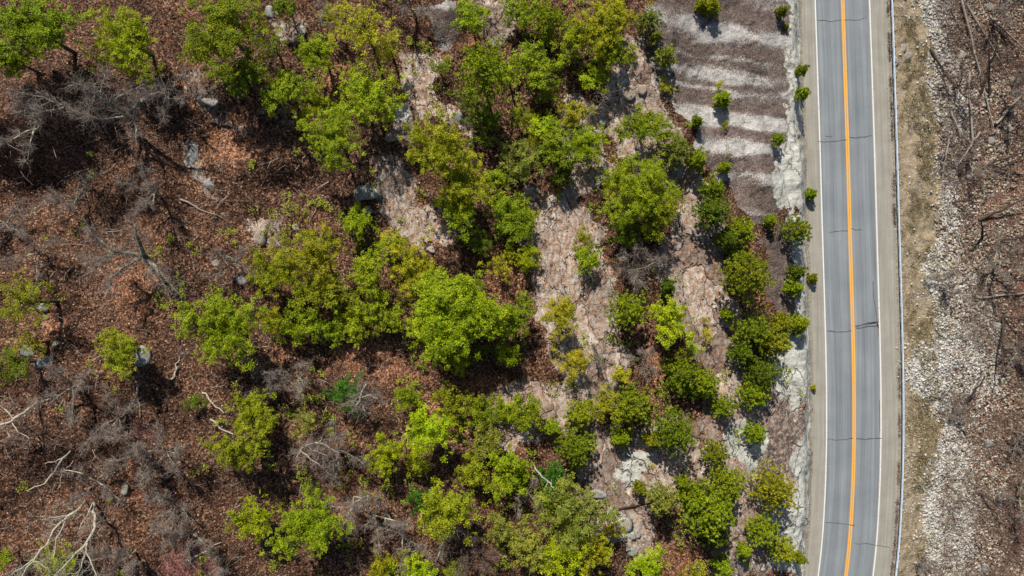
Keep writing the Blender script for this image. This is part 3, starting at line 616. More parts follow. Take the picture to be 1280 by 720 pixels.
for row in (
 # upper left
 (12, 74, 26, 'oak', 'mid', 1.2), (162, 86, 12, 'sparse', 'yellow', 1.5), (302, 92, 28, 'oak', 'deep', 1.3), (355, 6, 14, 'oak', 'deep', 1.2), (397, 66, 25, 'oak', 'mid', 1.3), (484, 58, 22, 'sparse', 'olive', 1.3),
 (350, 110, 27, 'oak', 'mid', 1.5), (388, 128, 23, 'oak', 'mid', 1.4), (458, 119, 34, 'oak', 'bright', 1.4), (420, 20, 16, 'sparse', 'olive', 1.2), (340, 60, 14, 'sparse', 'deep', 1.0),
 (588, 18, 22, 'oak', 'mid', 1.2), (550, 84, 12, 'sparse', 'deep', .8), (637, 92, 16, 'sparse', 'bright', 1.4), (585, 125, 20, 'sparse', 'deep', .8), (605, 140, 18, 'oak', 'deep', .7),
 (648, 200, 26, 'oak', 'dusty', 1.2), (580, 226, 34, 'oak', 'olive', 1.4), (572, 262, 24, 'oak', 'mid', 1.2), (600, 300, 20, 'sparse', 'deep', .8), (620, 225, 14, 'oak', 'mid', 1.0),
 # top centre
 (655, 14, 20, 'oak', 'mid', 1.1), (686, 24, 22, 'pine', 'mid', 1.2), (668, 80, 28, 'oak', 'mid', 1.2), (682, 112, 16, 'oak', 'deep', 1.0), (655, 145, 17, 'sparse', 'olive', 1.0), (772, 14, 24, 'oak', 'olive', 1.2), (764, 62, 25, 'oak', 'mid', 1.2),
 (718, 45, 22, 'oak', 'mid', 1.1), (743, 99, 15, 'oak', 'bright', 1.0), (812, 22, 15, 'pine', 'dusty', 1.1), (820, 44, 11, 'pine', 'dusty', 1.0), (833, 68, 14, 'pine', 'dusty', 1.0), (832, 106, 10, 'sparse', 'yellow', .7),
 (718, 142, 18, 'oak', 'yellow', 1.1), (680, 160, 15, 'oak', 'bright', 1.0), (697, 186, 24, 'oak', 'mid', 1.2), (738, 180, 23, 'oak', 'bright', 1.2), (703, 216, 16, 'oak', 'deep', 1.0), (722, 160, 14, 'sparse', 'mid', 1.0), (668, 172, 14, 'sparse', 'olive', 1.0),
 # slab
 (892, 6, 12, 'pine', 'olive', .8), (878, 3, 8, 'pine', 'olive', .8), (980, 12, 7, 'pine', 'olive', .9), (984, 32, 4, 'pine', 'olive', .8), (900, 106, 6.5, 'sparse', 'yellow', .9), (905, 121, 9, 'pine', 'bright', .9), (873, 150, 7.5, 'pine', 'mid', .9), (907, 155, 6, 'sparse', 'olive', .8),
 (1005, 86, 7.5, 'pine', 'mid', .9), (1006, 115, 8, 'pine', 'mid', .9), (975, 173, 10, 'pine', 'mid', 1.1), (1016, 242, 7, 'pine', 'mid', .8), (908, 208, 7, 'pine', 'mid', .9), (848, 188, 18, 'pine', 'dusty', 1.1), (873, 198, 14, 'pine', 'mid', 1.0), (833, 172, 11, 'sparse', 'dusty', .9),
 (895, 236, 17, 'pine', 'mid', 1.1), (893, 262, 20, 'pine', 'deep', 1.2), (930, 290, 19, 'pine', 'mid', 1.1), (910, 300, 14, 'pine', 'deep', 1.0), (965, 275, 10, 'pine', 'mid', .9), (1001, 286, 17, 'pine', 'mid', 1.2), (999, 340, 12, 'pine', 'deep', 1.1), (996, 360, 12, 'pine', 'mid', 1.0), (1018, 348, 6, 'pine', 'olive', .8),
 (912, 394, 8, 'pine', 'mid', 1.0), (882, 401, 5, 'sparse', 'yellow', .9), (884, 418, 9, 'sparse', 'yellow', .9), (942, 412, 22, 'pine', 'mid', 1.1), (968, 430, 20, 'pine', 'olive', 1.0), (930, 440, 18, 'pine', 'deep', 1.0), (955, 468, 22, 'pine', 'deep', 1.0), (1002, 406, 13, 'pine', 'mid', .9), (945, 492, 18, 'pine', 'mid', 1.0),
 (925, 325, 16, 'pine', 'mid', 1.0), (980, 405, 14, 'pine', 'olive', 1.0), (1018, 485, 4, 'pine', 'yellow', .6),
 # centre right
 (820, 268, 26, 'oak', 'olive', 1.2), (770, 225, 20, 'oak', 'mid', 1.1), (783, 290, 20, 'oak', 'deep', .8), (828, 240, 18, 'oak', 'mid', 1.1), (733, 299, 13, 'sparse', 'olive', .9), (733, 325, 13, 'oak', 'bright', .9), (724, 312, 9, 'sparse', 'olive', .9),
 (836, 358, 9, 'pine', 'deep', .9), (838, 402, 26, 'oak', 'bright', 1.2), (866, 434, 11, 'sparse', 'bright', 1.0), (700, 395, 30, 'sparse', 'yellow', 1.2), (702, 390, 17, 'oak', 'yellow', 1.5), (712, 457, 24, 'sparse', 'yellow', 1.1), (722, 450, 12, 'oak', 'yellow', 1.1), (777, 470, 10, 'oak', 'yellow', .9), (855, 468, 24, 'pine', 'mid', 1.0), (882, 478, 17, 'pine', 'mid', 1.0),
 # centre
 (444, 276, 18, 'oak', 'bright', 1.3), (448, 298, 11, 'sparse', 'deep', .8), (343, 336, 32, 'oak', 'olive', 1.2), (392, 320, 34, 'oak', 'olive', 1.4), (400, 360, 28, 'oak', 'olive', 1.2), (372, 404, 28, 'oak', 'mid', 1.1), (340, 402, 18, 'oak', 'olive', 1.0), (458, 341, 27, 'oak', 'mid', 1.2), (490, 306, 15, 'oak', 'olive', 1.0),
 (445, 401, 28, 'oak', 'mid', 1.1), (478, 392, 21, 'oak', 'mid', 1.1), (414, 412, 16, 'oak', 'mid', 1.0), (520, 342, 32, 'oak', 'olive', 1.2), (568, 446, 18, 'oak', 'bright', .9), (525, 408, 20, 'oak', 'lime', 1.0), (598, 395, 22, 'oak', 'bright', 1.0), (638, 400, 29, 'oak', 'mid', 1.1), (630, 258, 22, 'oak', 'mid', 1.1), (642, 283, 22, 'oak', 'mid', 1.1), (624, 332, 21, 'sparse', 'yellow', 1.1), (658, 320, 14, 'oak', 'bright', 1.0),
 (635, 442, 15, 'oak', 'mid', .9), (600, 440, 12, 'sparse', 'deep', .8), (660, 268, 14, 'oak', 'mid', 1.0), (470, 365, 14, 'sparse', 'olive', 1.0),
 # left
 (36, 430, 18, 'sparse', 'olive', 1.2), (14, 456, 26, 'sparse', 'deep', 1.0), (240, 506, 13, 'sparse', 'deep', .8), (300, 566, 28, 'oak', 'olive', 1.1), (312, 649, 27, 'oak', 'bright', 1.2), (70, 706, 30, 'sparse', 'bright', .9), (2, 700, 14, 'sparse', 'mid', 1.0), (382, 530, 19, 'sparse', 'dusty', .9), (432, 490, 25, 'sparse', 'emerald', .8), (390, 616, 15, 'sparse', 'deep', .9), (430, 492, 15, 'oak', 'emerald', .8),
 # lower centre
 (510, 498, 18, 'oak', 'mid', 1.1), (533, 540, 31, 'oak', 'bright', 1.3), (520, 580, 13, 'oak', 'bright', 1.0), (481, 572, 23, 'oak', 'bright', 1.1), (563, 508, 20, 'oak', 'olive', 1.1), (603, 512, 23, 'oak', 'mid', 1.2), (606, 556, 21, 'oak', 'dusty', 1.1), (634, 512, 15, 'oak', 'bright', 1.0), (590, 592, 20, 'oak', 'olive', 1.0), (632, 592, 28, 'oak', 'mid', 1.1), (527, 628, 16, 'oak', 'emerald', .9), (625, 664, 18, 'oak', 'dusty', 1.0), (480, 712, 20, 'oak', 'olive', 1.0), (522, 716, 20, 'oak', 'bright', 1.0), (570, 715, 10, 'oak', 'mid', .9),
 (658, 518, 22, 'oak', 'mid', 1.1), (690, 536, 13, 'pine', 'mid', 1.0), (720, 562, 25, 'pine', 'mid', 1.1), (727, 520, 20, 'pine', 'olive', 1.0), (762, 508, 19, 'oak', 'olive', 1.1), (792, 510, 24, 'pine', 'mid', 1.1), (776, 548, 13, 'pine', 'mid', 1.0), (818, 552, 13, 'pine', 'olive', .9), (897, 566, 15, 'pine', 'olive', 1.1), (947, 543, 15, 'pine', 'mid', 1.0), (907, 508, 16, 'pine', 'mid', 1.0), (884, 488, 13, 'pine', 'mid', 1.0),
 (690, 600, 20, 'oak', 'emerald', 1.2), (688, 620, 15, 'oak', 'bright', 1.1), (764, 664, 15, 'sparse', 'yellow', 1.0), (648, 590, 17, 'oak', 'mid', 1.0), (660, 690, 28, 'oak', 'dusty', 1.1), (705, 702, 28, 'oak', 'bright', 1.1), (742, 692, 25, 'oak', 'olive', 1.1), (829, 627, 20, 'pine', 'dusty', 1.3), (800, 612, 10, 'pine', 'olive', .9), (855, 605, 10, 'pine', 'mid', .9), (912, 608, 24, 'pine', 'mid', 1.1), (898, 672, 20, 'pine', 'deep', .9), (872, 622, 18, 'pine', 'mid', 1.0),
 (933, 691, 11, 'pine', 'mid', 1.0), (956, 664, 18, 'pine', 'mid', 1.0), (980, 692, 18, 'pine', 'olive', 1.0), (870, 714, 14, 'sparse', 'yellow', .8), (812, 709, 20, 'oak', 'bright', 1.0), (905, 712, 12, 'pine', 'mid', .9), (1002, 700, 8, 'pine', 'olive', .8)):
    T(*row)

KW = {'oak': ('broadleaf_tree', 'broadleaf tree', 'tree', 'broadleaf trees on the slope'), 'lime': ('broadleaf_tree', 'broadleaf tree', 'tree', 'broadleaf trees on the slope'),
      'pine': ('pine_tree', 'pine', 'pine tree', 'young pines on the ledges'), 'sparse': ('sapling_tree', 'thin sapling', 'sapling', 'thinly leaved saplings')}
anch = [t for t in TREES if t['nick']]
def sizeword(r): return 'tiny' if r < 9 else 'small' if r < 15 else 'medium' if r < 22 else 'large' if r < 29 else 'very large'
def bearing(dx, dy):
    a = math.degrees(math.atan2(-dy, dx)) % 360
    return ['to the right of', 'up and right of', 'above', 'up and left of', 'to the left of', 'down and left of', 'below', 'down and right of'][int((a + 22.5) // 45) % 8]
bk = {}
for t in TREES:
    if t['label']: continue
    a = min(anch, key=lambda q: (q['px'] - t['px']) ** 2 + (q['py'] - t['py']) ** 2)
    dx, dy = t['px'] - a['px'], t['py'] - a['py']
    t['base'] = (sizeword(t['r']), TWORD[t['tint']], KW[t['kind']][1], bearing(dx, dy), a['nick']); t['d'] = math.hypot(dx, dy)
    bk.setdefault(t['base'], []).append(t)
for b_, lst in bk.items():
    lst.sort(key=lambda q: q['d'])
    for i_, t in enumerate(lst):
        o_ = '' if len(lst) == 1 else (', the nearest,' if i_ == 0 else ', the farther one,' if i_ == 1 else ', the farthest one,')
        t['label'] = f'{b_[0]} {b_[1]} {b_[2]}{o_} {b_[3]} {b_[4]}'
for i_, t in enumerate(TREES):
    kind = t['kind']; r = t['r'] / 10.0
    S0 = min(SIZES[kind], key=lambda q: abs(math.log(q / r)))
    nv = 1 if kind == 'lime' else 3 if kind == 'oak' and S0 > 1.5 else 2
    cm, tm, zc, Ht = proto(kind, S0, i_ % nv)
    # crown centre height; scale so that the crown shows the right width from above
    zt = zc * t['hf'] * r / S0
    x, y, z = UN(t['px'], t['py'], zt)
    sc = r / S0 * (H - z) / H * (.96 if kind in ('oak', 'sparse') else .97 if kind == 'lime' else 1.10 if t['r'] < 12 else 1.20)
    g0 = float(hgt(x, y))
    n_, kn, cat, grp = KW[kind]
    e = ob(n_, None, None, (x, y, g0 - .05), t['label'], cat, grp)
    e.rotation_euler = (0, 0, random.uniform(0, 6.28)); e.scale = (sc * random.uniform(.92, 1.1), sc * random.uniform(.92, 1.1), sc)
    lift = (zt - zc * sc) / sc
    c = TINT[t['tint']]; k = random.uniform(.78, 1.14) * (.82 if kind == 'pine' else 1)
    ob('trunk', tm, e, (0, 0, lift)); cr = ob('crown', cm, e, (0, 0, lift)); cr.color = (c[0] * k * random.uniform(.98, 1.14), c[1] * k, c[2] * k * random.uniform(.9, 1.2), 1)

# ------------------------------------------------------------------ bare trees
def place(root, px, py, up=0.0):
    x, y, z = UN(px, py, up); root.location = (x, y, float(hgt(x, y)) - .03); return x, y
BV = {}
def bare(px, py, R, seed, Ht, label, mat=M_BARE, tmat=M_TWIG, limbs=4, tw=1.0, name='bare_tree', cat='bare tree', group='leafless trees', spread=1.0, rot=None, grass=None):
    k = (R, seed, Ht, limbs, tw, mat.name)
    if k not in BV:
        a, b = bare_variant(R, seed, Ht, limbs, tw, spread); BV[k] = (a.mesh('bare_trunk', mat), b.mesh('bare_twigs', tmat))
    e = ob(name, None, label=label, cat=cat, group=group); place(e, px, py); e.rotation_euler.z = random.uniform(0, 6.28) if rot is None else rot
    ob('trunk', BV[k][0], e); ob('twigs', BV[k][1], e); return e

def limbtree(base, limbs, mat, label, name='bare_tree', cat='bare tree', group=None, hb=0.0, tw=None, twn=0, seed=1, r0=.2):
    """limbs: lists of (px, py, height above ground, radius) -- a tree built limb by limb"""
    rs = np.random.RandomState(seed); bx, by, bz = UN(base[0], base[1]); bz = float(hgt(bx, by))
    a = MB(); b = MB()
    for L in limbs:
        P3 = []; R3 = []
        for (px, py, up, r) in L:
            x, y, z = UN(px, py, up); P3.append((x - bx, y - by, z - bz)); R3.append(r * (1.5 if mat is M_BARE else 1.1))
        P3 = np.array(P3); n = len(P3); u = np.linspace(0, n - 1, n * 3 - 2)
        Q = np.stack([np.interp(u, range(n), P3[:, i]) for i in range(3)], -1); Q[1:-1] += rs.normal(size=(len(Q) - 2, 3)) * .05
        a.tube(Q, np.interp(u, range(n), R3), None, 6)
        for q in Q[2:]:
            for _ in range(twn):
                d = unit(rs.normal(size=3) + unit(q - Q[0]) * .8 + np.array([0, 0, .2])); p = [q]
                ln = rs.uniform(.5, 1.7)
                for s in range(3): d = unit(d + rs.normal(size=3) * .3); p.append(p[-1] + d * ln / 3)
                b.tube(p, .022, .007, 3)
                for s in (1, 2, 3):
                    for _2 in range(2):
                        d2 = unit(d + rs.normal(size=3) * .7); b.tube([p[s], p[s] + d2 * .4, p[s] + unit(d2 + rs.normal(size=3) * .3) * .75], .012, .005, 3)
    e = ob(name, None, None, (bx, by, bz - .03), label, cat, group)
    ob('trunk', a.mesh('limb_trunk', mat), e)
    if b.n: ob('twigs', b.mesh('limb_twigs', tw or M_TWIG), e)
    return e
limbtree((183, 325), [[(184, 326, -.3, .26), (183, 322, 2.2, .22), (178, 321, 3.2, .18)], [(182, 321, 2.4, .17), (160, 317, 4.2, .14), (140, 313, 5.2, .11), (122, 300, 5.8, .08), (113, 284, 6.3, .05)], [(182, 321, 2.6, .16), (176, 308, 4.0, .12), (171, 294, 5.2, .08), (166, 276, 6, .04)],
         [(184, 322, 2.3, .16), (192, 332, 3.2, .14), (206, 348, 3.8, .10), (222, 366, 4.2, .05)], [(186, 325, 2.3, .12), (196, 338, 3.8, .09), (205, 356, 4.6, .04)], [(176, 322, 3.0, .13), (155, 334, 4.0, .10), (140, 346, 4.8, .07), (136, 362, 5, .05)], [(146, 314, 4.8, .09), (132, 324, 5.2, .07), (115, 338, 5.6, .04)], [(140, 318, 5, .07), (122, 325, 5.3, .05), (102, 324, 5.6, .03)]],
         M_BARE, 'large forked bare tree with lichen spotted limbs spread over brown litter', group='leafless trees', twn=5, seed=3)
limbtree((178, 150), [[(160, 148, -.2, .2), (155, 140, 3, .17), (135, 128, 5, .14), (118, 118, 6, .11), (103, 109, 6.5, .09), (92, 104, 7, .05)], [(118, 118, 6, .08), (112, 133, 6.4, .06), (110, 146, 6.4, .04)], [(126, 118, 5.8, .06), (128, 105, 6.5, .05), (131, 92, 7, .03)], [(136, 128, 5, .08), (152, 118, 6.2, .06), (170, 110, 7, .03)],
         [(160, 148, 1.5, .16), (164, 138, 4, .14), (178, 127, 5.5, .11), (192, 117, 6.5, .06), (205, 112, 7, .03)], [(168, 135, 4.5, .08), (172, 118, 6.5, .04)], [(163, 140, 3, .1), (168, 155, 4.2, .08), (170, 175, 5, .03)], [(155, 146, 2, .12), (125, 150, 4.5, .09), (100, 142, 5.6, .08), (80, 134, 6, .06), (55, 122, 6.4, .04), (20, 115, 7, .03)], [(80, 134, 6, .06), (45, 140, 6.4, .04), (20, 130, 7, .02)]],
         M_BARE, 'wide tangled bare tree with pale green limbs below the tall corner tree', group='leafless trees', twn=6, seed=5)
limbtree((112, 622), [[(106, 626, .2, .1), (100, 634, 3, .12), (86, 645, 4, .12), (72, 656, 4.6, .10), (58, 680, 5, .09), (40, 702, 5.4, .08), (26, 722, 5.8, .06)], [(40, 700, 5.4, .06), (28, 710, 5.6, .05), (16, 716, 5.8, .03)], [(40, 700, 5.4, .05), (50, 704, 5.7, .04), (60, 710, 5.9, .03)], [(84, 646, 4.1, .07), (72, 672, 4.8, .05), (66, 700, 5.2, .03)], [(86, 645, 4.1, .05), (70, 646, 4.6, .04), (52, 650, 5, .03)]],
         M_WHITE, 'bleached white dead tree with one long limb over the lower corner sapling', group='bleached dead trees', twn=2, seed=7, tw=M_WHITE)
limbtree((120, 625), [[(117, 628, .2, .1), (118, 644, 3, .12), (119, 660, 3.6, .13), (109, 678, 4.2, .12), (94, 692, 4.6, .09), (80, 708, 5, .07), (66, 724, 5.2, .05)], [(109, 678, 4.2, .08), (107, 694, 4.6, .07), (98, 716, 5, .05)], [(107, 690, 4.5, .06), (114, 704, 4.8, .05), (121, 724, 5, .04)], [(116, 628, 3, .07), (108, 645, 3.6, .05), (99, 662, 4, .03)]],
         M_WHITE, 'bleached white dead tree with a thick bent limb beside the long limbed one', group='bleached dead trees', twn=2, seed=8, tw=M_WHITE)
limbtree((86, 566), [[(88, 564, .2, .08), (80, 572, 2.4, .10), (68, 590, 2.8, .09), (56, 604, 3, .07), (34, 614, 3.2, .05)], [(80, 572, 2.4, .06), (68, 577, 2.8, .05), (56, 580, 3, .03)], [(77, 583, 2.6, .06), (77, 598, 2.8, .05), (72, 611, 3, .03)], [(78, 588, 2.6, .05), (90, 588, 2.8, .05), (104, 592, 3, .03)]],
         M_WHITE, 'small yellowish white forked dead branch near the left edge', name='dead_branch', cat='dead branch', group='bleached dead branches', seed=9)
limbtree((42, 500), [[(46, 504, .2, .16), (30, 516, 2.6, .15), (14, 526, 3.2, .12), (-6, 534, 3.6, .1)], [(16, 524, 3.2, .07), (8, 512, 3.6, .05), (-4, 506, 4, .03)], [(14, 526, 3, .06), (22, 540, 3.4, .04), (36, 548, 3.6, .03)], [(6, 530, 3, .05), (12, 546, 3.4, .03)]],
         M_WHITE, 'thick grey dead trunk reaching in from the left edge', name='dead_branch', cat='dead branch', group='bleached dead branches', twn=3, seed=10)
limbtree((452, 506), [[(453, 508, .2, .06), (455, 512, 2, .09), (450, 500, 3.6, .09), (452, 490, 4, .08), (458, 480, 4.4, .05)], [(451, 497, 3.6, .07), (462, 494, 4.2, .05), (472, 498, 4.6, .03)], [(451, 500, 3.2, .07), (445, 507, 3.8, .05)], [(452, 502, 3.2, .06), (456, 514, 3.8, .05)], [(452, 504, 3, .04), (440, 500, 3.8, .03)]],
         M_WHITE, 'chalk white forked dead stem over the emerald green bush', name='dead_branch', cat='dead branch', group='bleached dead branches', twn=4, seed=12)
limbtree((374, 566), [[(372, 568, .2, .08), (376, 562, 2, .09), (384, 556, 3, .08), (396, 554, 3.4, .07), (410, 558, 3.8, .05), (421, 565, 4, .03)], [(384, 556, 3, .05), (394, 565, 3.4, .05), (407, 569, 3.6, .03)], [(376, 564, 2, .08), (388, 574, 3, .06), (402, 584, 3.4, .05), (414, 594, 3.8, .03)], [(376, 562, 2, .06), (371, 572, 2.6, .05)], [(396, 554, 3.2, .04), (404, 549, 3.6, .03)]],
         M_WHITE, 'white three pronged dead branch above the small emerald gap', name='dead_branch', cat='dead branch', group='bleached dead branches', twn=4, seed=13)
limbtree((440, 630), [[(443, 642, .2, .08), (440, 631, 2, .10), (448, 626, 3, .08), (456, 620, 3.4, .05)], [(442, 622, 2, .06), (440, 634, 3, .07), (434, 646, 3.2, .06), (428, 658, 3.4, .03)], [(442, 621, 2.6, .06), (450, 622, 3.2, .06), (462, 620, 3.6, .04)], [(440, 634, 2.8, .05), (424, 634, 3.2, .04), (410, 632, 3.5, .03)], [(440, 636, 2.6, .05), (443, 646, 3.2, .05)]],
         M_WHITE, 'white crooked dead branch right of the fluffy bright tree', name='dead_branch', cat='dead branch', group='bleached dead branches', twn=4, seed=14)
limbtree((668, 582), [[(667, 580, .2, .05), (670, 586, 6, .08), (677, 596, 6.4, .09), (686, 602, 6.6, .08), (692, 610, 6.8, .05)], [(668, 576, 5.5, .05), (667, 572, 6.2, .03)], [(684, 601, 6.5, .04), (682, 608, 6.8, .03)], [(688, 604, 6.5, .04), (690, 600, 6.8, .03)]],
         M_WHITE, 'curved white dead branch across the emerald crown', name='dead_branch', cat='dead branch', group='bleached dead branches', seed=15)
limbtree((548, 690), [[(545, 700, .2, .1), (550, 690, 3, .09), (553, 678, 4, .07), (566, 668, 4.5, .05), (572, 662, 4.8, .03)], [(552, 684, 3.6, .05), (548, 695, 3.8, .04)]],
         M_WHITE, 'pale bent dead stem poking out below the wide yellowish crown', name='dead_branch', cat='dead branch', group='bleached dead branches', twn=3, seed=16)
limbtree((786, 335), [[(786, 342, .2, .07), (788, 338, 1.6, .07), (782, 340, 2.4, .05), (778, 336, 2.6, .03)], [(788, 338, 1.6, .06), (794, 346, 2.2, .05), (800, 350, 2.4, .03)], [(790, 338, 1.6, .05), (806, 334, 2.2, .04), (818, 328, 2.6, .03)]],
         M_WHITE, 'pale twiggy dead branch in the shade of the lumpy tree', name='dead_branch', cat='dead branch', group='bleached dead branches', twn=5, seed=17)
limbtree((738, 118), [[(736, 150, .2, .05), (742, 138, 2, .07), (752, 128, 3, .05), (755, 118, 3.4, .04)], [(748, 133, 2.6, .05), (738, 142, 3, .04)]], M_WHITE, 'slim white dead twig above the bright crown of the top cluster', name='dead_branch', cat='dead branch', group='bleached dead branches', twn=3, seed=18)
limbtree((402, 26), [[(400, 34, .2, .06), (401, 24, 3, .07), (404, 12, 3.6, .05), (400, 2, 4, .04)], [(405, 28, 3, .04), (415, 28, 3.4, .03)]], M_WHITE, 'short white curved dead branch near the thin olive yellow crown', name='dead_branch', cat='dead branch', group='bleached dead branches', twn=2, seed=19)
for (x0, y0, x1, y1, lab, mt) in ((263, 44, 292, 64, None, 0), (262, 523, 292, 544, 'straight tan fallen log beside the joined olive crowns', 0), (226, 250, 279, 273, 'long pinkish fallen log above the forked bare tree', 1), (60, 0, 60, 0, None, 0), (216, 475, 226, 445, 'short grey fallen log under the large round loner', 0),
                                  (253, 490, 280, 516, 'thin leaning fallen log above the joined olive crowns', 0), (200, 604, 232, 582, 'dark fallen log among the bottom brush', 2), (262, 152, 292, 158, 'dark short fallen log across the pale rock gully', 2), (865, 622, 885, 585, 'dark straight fallen log on the bare bottom rock', 2),
                                  (773, 636, 815, 628, 'dark curved fallen log across the orange bottom litter', 2), (745, 308, 765, 302, 'dark crooked fallen log touching the lumpy tree', 2), (735, 60, 800, 22, None, 2), (172, 478, 176, 520, 'thin pinkish fallen log in the left brush', 1), (236, 700, 276, 678, 'splintered pale fallen log over the pink brush patch', 0)):
    if not lab: continue
    rs = np.random.RandomState(int(x0)); b = MB(); P = []
    for i in range(7):
        u = i / 6; x, y, z = UN(x0 + (x1 - x0) * u, y0 + (y1 - y0) * u); x += rs.normal() * .08; y += rs.normal() * .08; P.append((x, y, float(hgt(x, y)) + .14))
    c0 = P[0]; P = [(p[0] - c0[0], p[1] - c0[1], p[2] - c0[2]) for p in P]
    b.tube(P, .13, .06, 6); b.tube([P[3], (P[3][0] + .5, P[3][1] + .3, P[3][2] + .4)], .04, .02, 4)
    ob('fallen_log', b.mesh('fallen_log', (M_WHITE, M_REDTW if False else M_TWIG, M_DARKT)[mt]), None, c0, lab, 'log', 'fallen logs on the slope')

# generic leafless saplings on the slope
BL = [(60, 165, 3.2, 6, 'hazy bare sapling in the dark shade below the tall corner tree'), (215, 560, 3.0, 4, 'pinkish bare shrub between the dead forks and the joined olive crowns'), (190, 565, 3.4, 4, 'wide bare shrub right of the small yellowish dead branch'), (225, 625, 3.0, 4, 'low bare shrub right of the orange leaf pocket'),
      (100, 480, 3.4, 5, 'bare sapling above the thick grey dead trunk'), (245, 660, 2.6, 4, 'bare shrub above the pink brush patch'), (520, 20, 2.6, 5, 'bare sapling in the gap right of the thin olive yellow crown'), (595, 685, 3.0, 4, 'dense dark bare shrub under the wide yellowish crown'), (505, 665, 3.0, 4, 'bare shrub left of the wide yellowish crown'),
      (355, 130, 2.2, 5, 'bare sapling inside the upper green cluster'), (800, 325, 3.2, 4, 'twiggy bare shrub in the shade below the lumpy tree'), (375, 470, 2.8, 4, 'bare shrub below the double green row'), (425, 560, 3.2, 5, 'bare sapling right of the three pronged branch'), (20, 280, 3.0, 5, 'bare sapling at the left edge beside the shade'),
      (110, 250, 3.2, 5, 'bare sapling on the shaded litter above the forked bare tree'), (200, 245, 3.0, 5, 'bare sapling beside the pinkish fallen log'), (300, 330, 2.4, 4, 'bare shrub next to the tan rock block'), (470, 640, 3.0, 5, 'bare sapling below the crooked dead branch'), (660, 610, 2.4, 3, 'rusty bare shrub left of the emerald crown'),
      (340, 480, 2.6, 4, 'bare shrub just above the upper joined olive crown'), (130, 600, 3.0, 4, 'bare shrub over the central shade of the lower litter'), (155, 520, 3.2, 4, 'bare shrub between thick dead trunk and joined crowns'), (280, 700, 2.8, 4, 'bare shrub right of the splintered log'), (170, 690, 3.0, 4, 'bare shrub below the orange leaf pocket'),
      (60, 320, 2.8, 4, 'bare shrub above the loose olive edge tree'), (220, 130, 2.6, 5, 'bare sapling on the left rim of the pale gully'), (745, 440, 1.6, 3, 'small bare shrub on rock by the yellow sapling'), (800, 450, 2.2, 3, 'bare shrub below the pine on rust needles'), (920, 700, 1.4, 2, 'small bare shrub low on the last ledge'),
      (1190, 112, 2.6, 4, 'dark twiggy shrub right of the guard rail rubble'), (1170, 350, 2.0, 3, 'brown bare shrub beside the dry grass strip'), (1240, 20, 3.0, 5, 'bare sapling in the top corner of the outer bank'), (1206, 205, 2.4, 4, 'bare sapling over the middle rubble gap'), (1241, 328, 3.0, 5, 'pale star shaped bare tree on the outer bank'),
      (1192, 520, 1.6, 2, 'small bare shrub on the lower rubble edge'), (1150, 700, 1.5, 2, 'brown bare shrub beside the bottom of the guard rail'), (1265, 620, 3.0, 5, 'bare sapling near the bottom outer corner'), (1262, 440, 2.6, 5, 'bare sapling right of the wide rubble fan'), (1265, 540, 2.8, 5, 'bare sapling below the wide rubble fan'), (1255, 120, 3.0, 5, 'bare sapling right of the red twig patch')]
for i_, (px, py, R, Ht, lab) in enumerate(BL):
    dark = px in (1190, 595)
    e = bare(px, py, R, 20 + i_ % 8, Ht, lab, M_DARKT if dark else M_BARE, M_TWIGS if dark else M_TWIG, 4 + i_ % 2, .42, rot=(i_ * 1.7) % 6.28)
# leaning poles and fallen saplings on the outer bank
rs = np.random.RandomState(77)
poles = [(1202, 0, 1242, 158, 'long thin pale fallen trunk running down the top of the outer bank'), (1208, 5, 1262, 95, 'pale fallen trunk crossing above the red twig patch'), (1236, 20, 1290, 70, 'pale fallen trunk in the top corner'), (1245, 155, 1290, 105, 'fallen trunk slanting up from the red twig patch'), (1225, 165, 1198, 205, 'fallen trunk slanting down towards the rubble gap'),
         (1188, 138, 1206, 182, 'white splintered trunk piece in the brush tangle'), (1186, 172, 1178, 215, 'thin white stick at the rubble edge'), (1236, 205, 1290, 188, 'dark leaning pole, upper of the close pair on the bank'), (1240, 213, 1290, 196, 'dark leaning pole, lower of the close pair on the bank'), (1224, 276, 1290, 245, 'dark long curved pole above the star shaped tree'),
         (1190, 254, 1230, 246, 'dark short curved pole on the rubble gap'), (1228, 298, 1227, 278, 'dark stub pole below the long curved one'), (1250, 300, 1290, 296, 'dark level pole above the star shaped tree'), (1240, 335, 1226, 372, 'pale bare stem below the star shaped tree'), (1243, 328, 1249, 300, 'pale bare stem above the star shaped tree'),
         (1250, 352, 1290, 350, 'dark level pole right of the star shaped tree'), (1228, 372, 1284, 366, 'pale thin level branch over the rubble fan top'), (1252, 395, 1290, 402, 'dark level pole beside the rubble fan'), (1253, 394, 1253, 470, 'long dark upright pole beside the rubble fan'), (1253, 436, 1290, 440, 'dark level pole in the middle of the fan side'), (1270, 468, 1290, 472, 'short dark level pole at the fan foot'),
         (1258, 551, 1290, 550, 'dark level pole alone below the fan'), (1206, 505, 1232, 470, 'thin dark pole at the fan edge'), (1224, 616, 1262, 640, 'dark crooked pole on red litter'), (1262, 640, 1290, 660, 'dark crooked pole at the right edge of the red litter'), (1212, 90, 1208, 130, 'pale stick over the upper rocks'), (1163, 62, 1190, 105, 'dark stick from the rubble into the brush tangle'), (1216, 175, 1210, 100, 'thin pale stick in the tangle centre'), (1236, 120, 1236, 60, 'thin dark pole in the top brush'), (1225, 118, 1245, 60, 'thin dark pole crossing the top brush')]
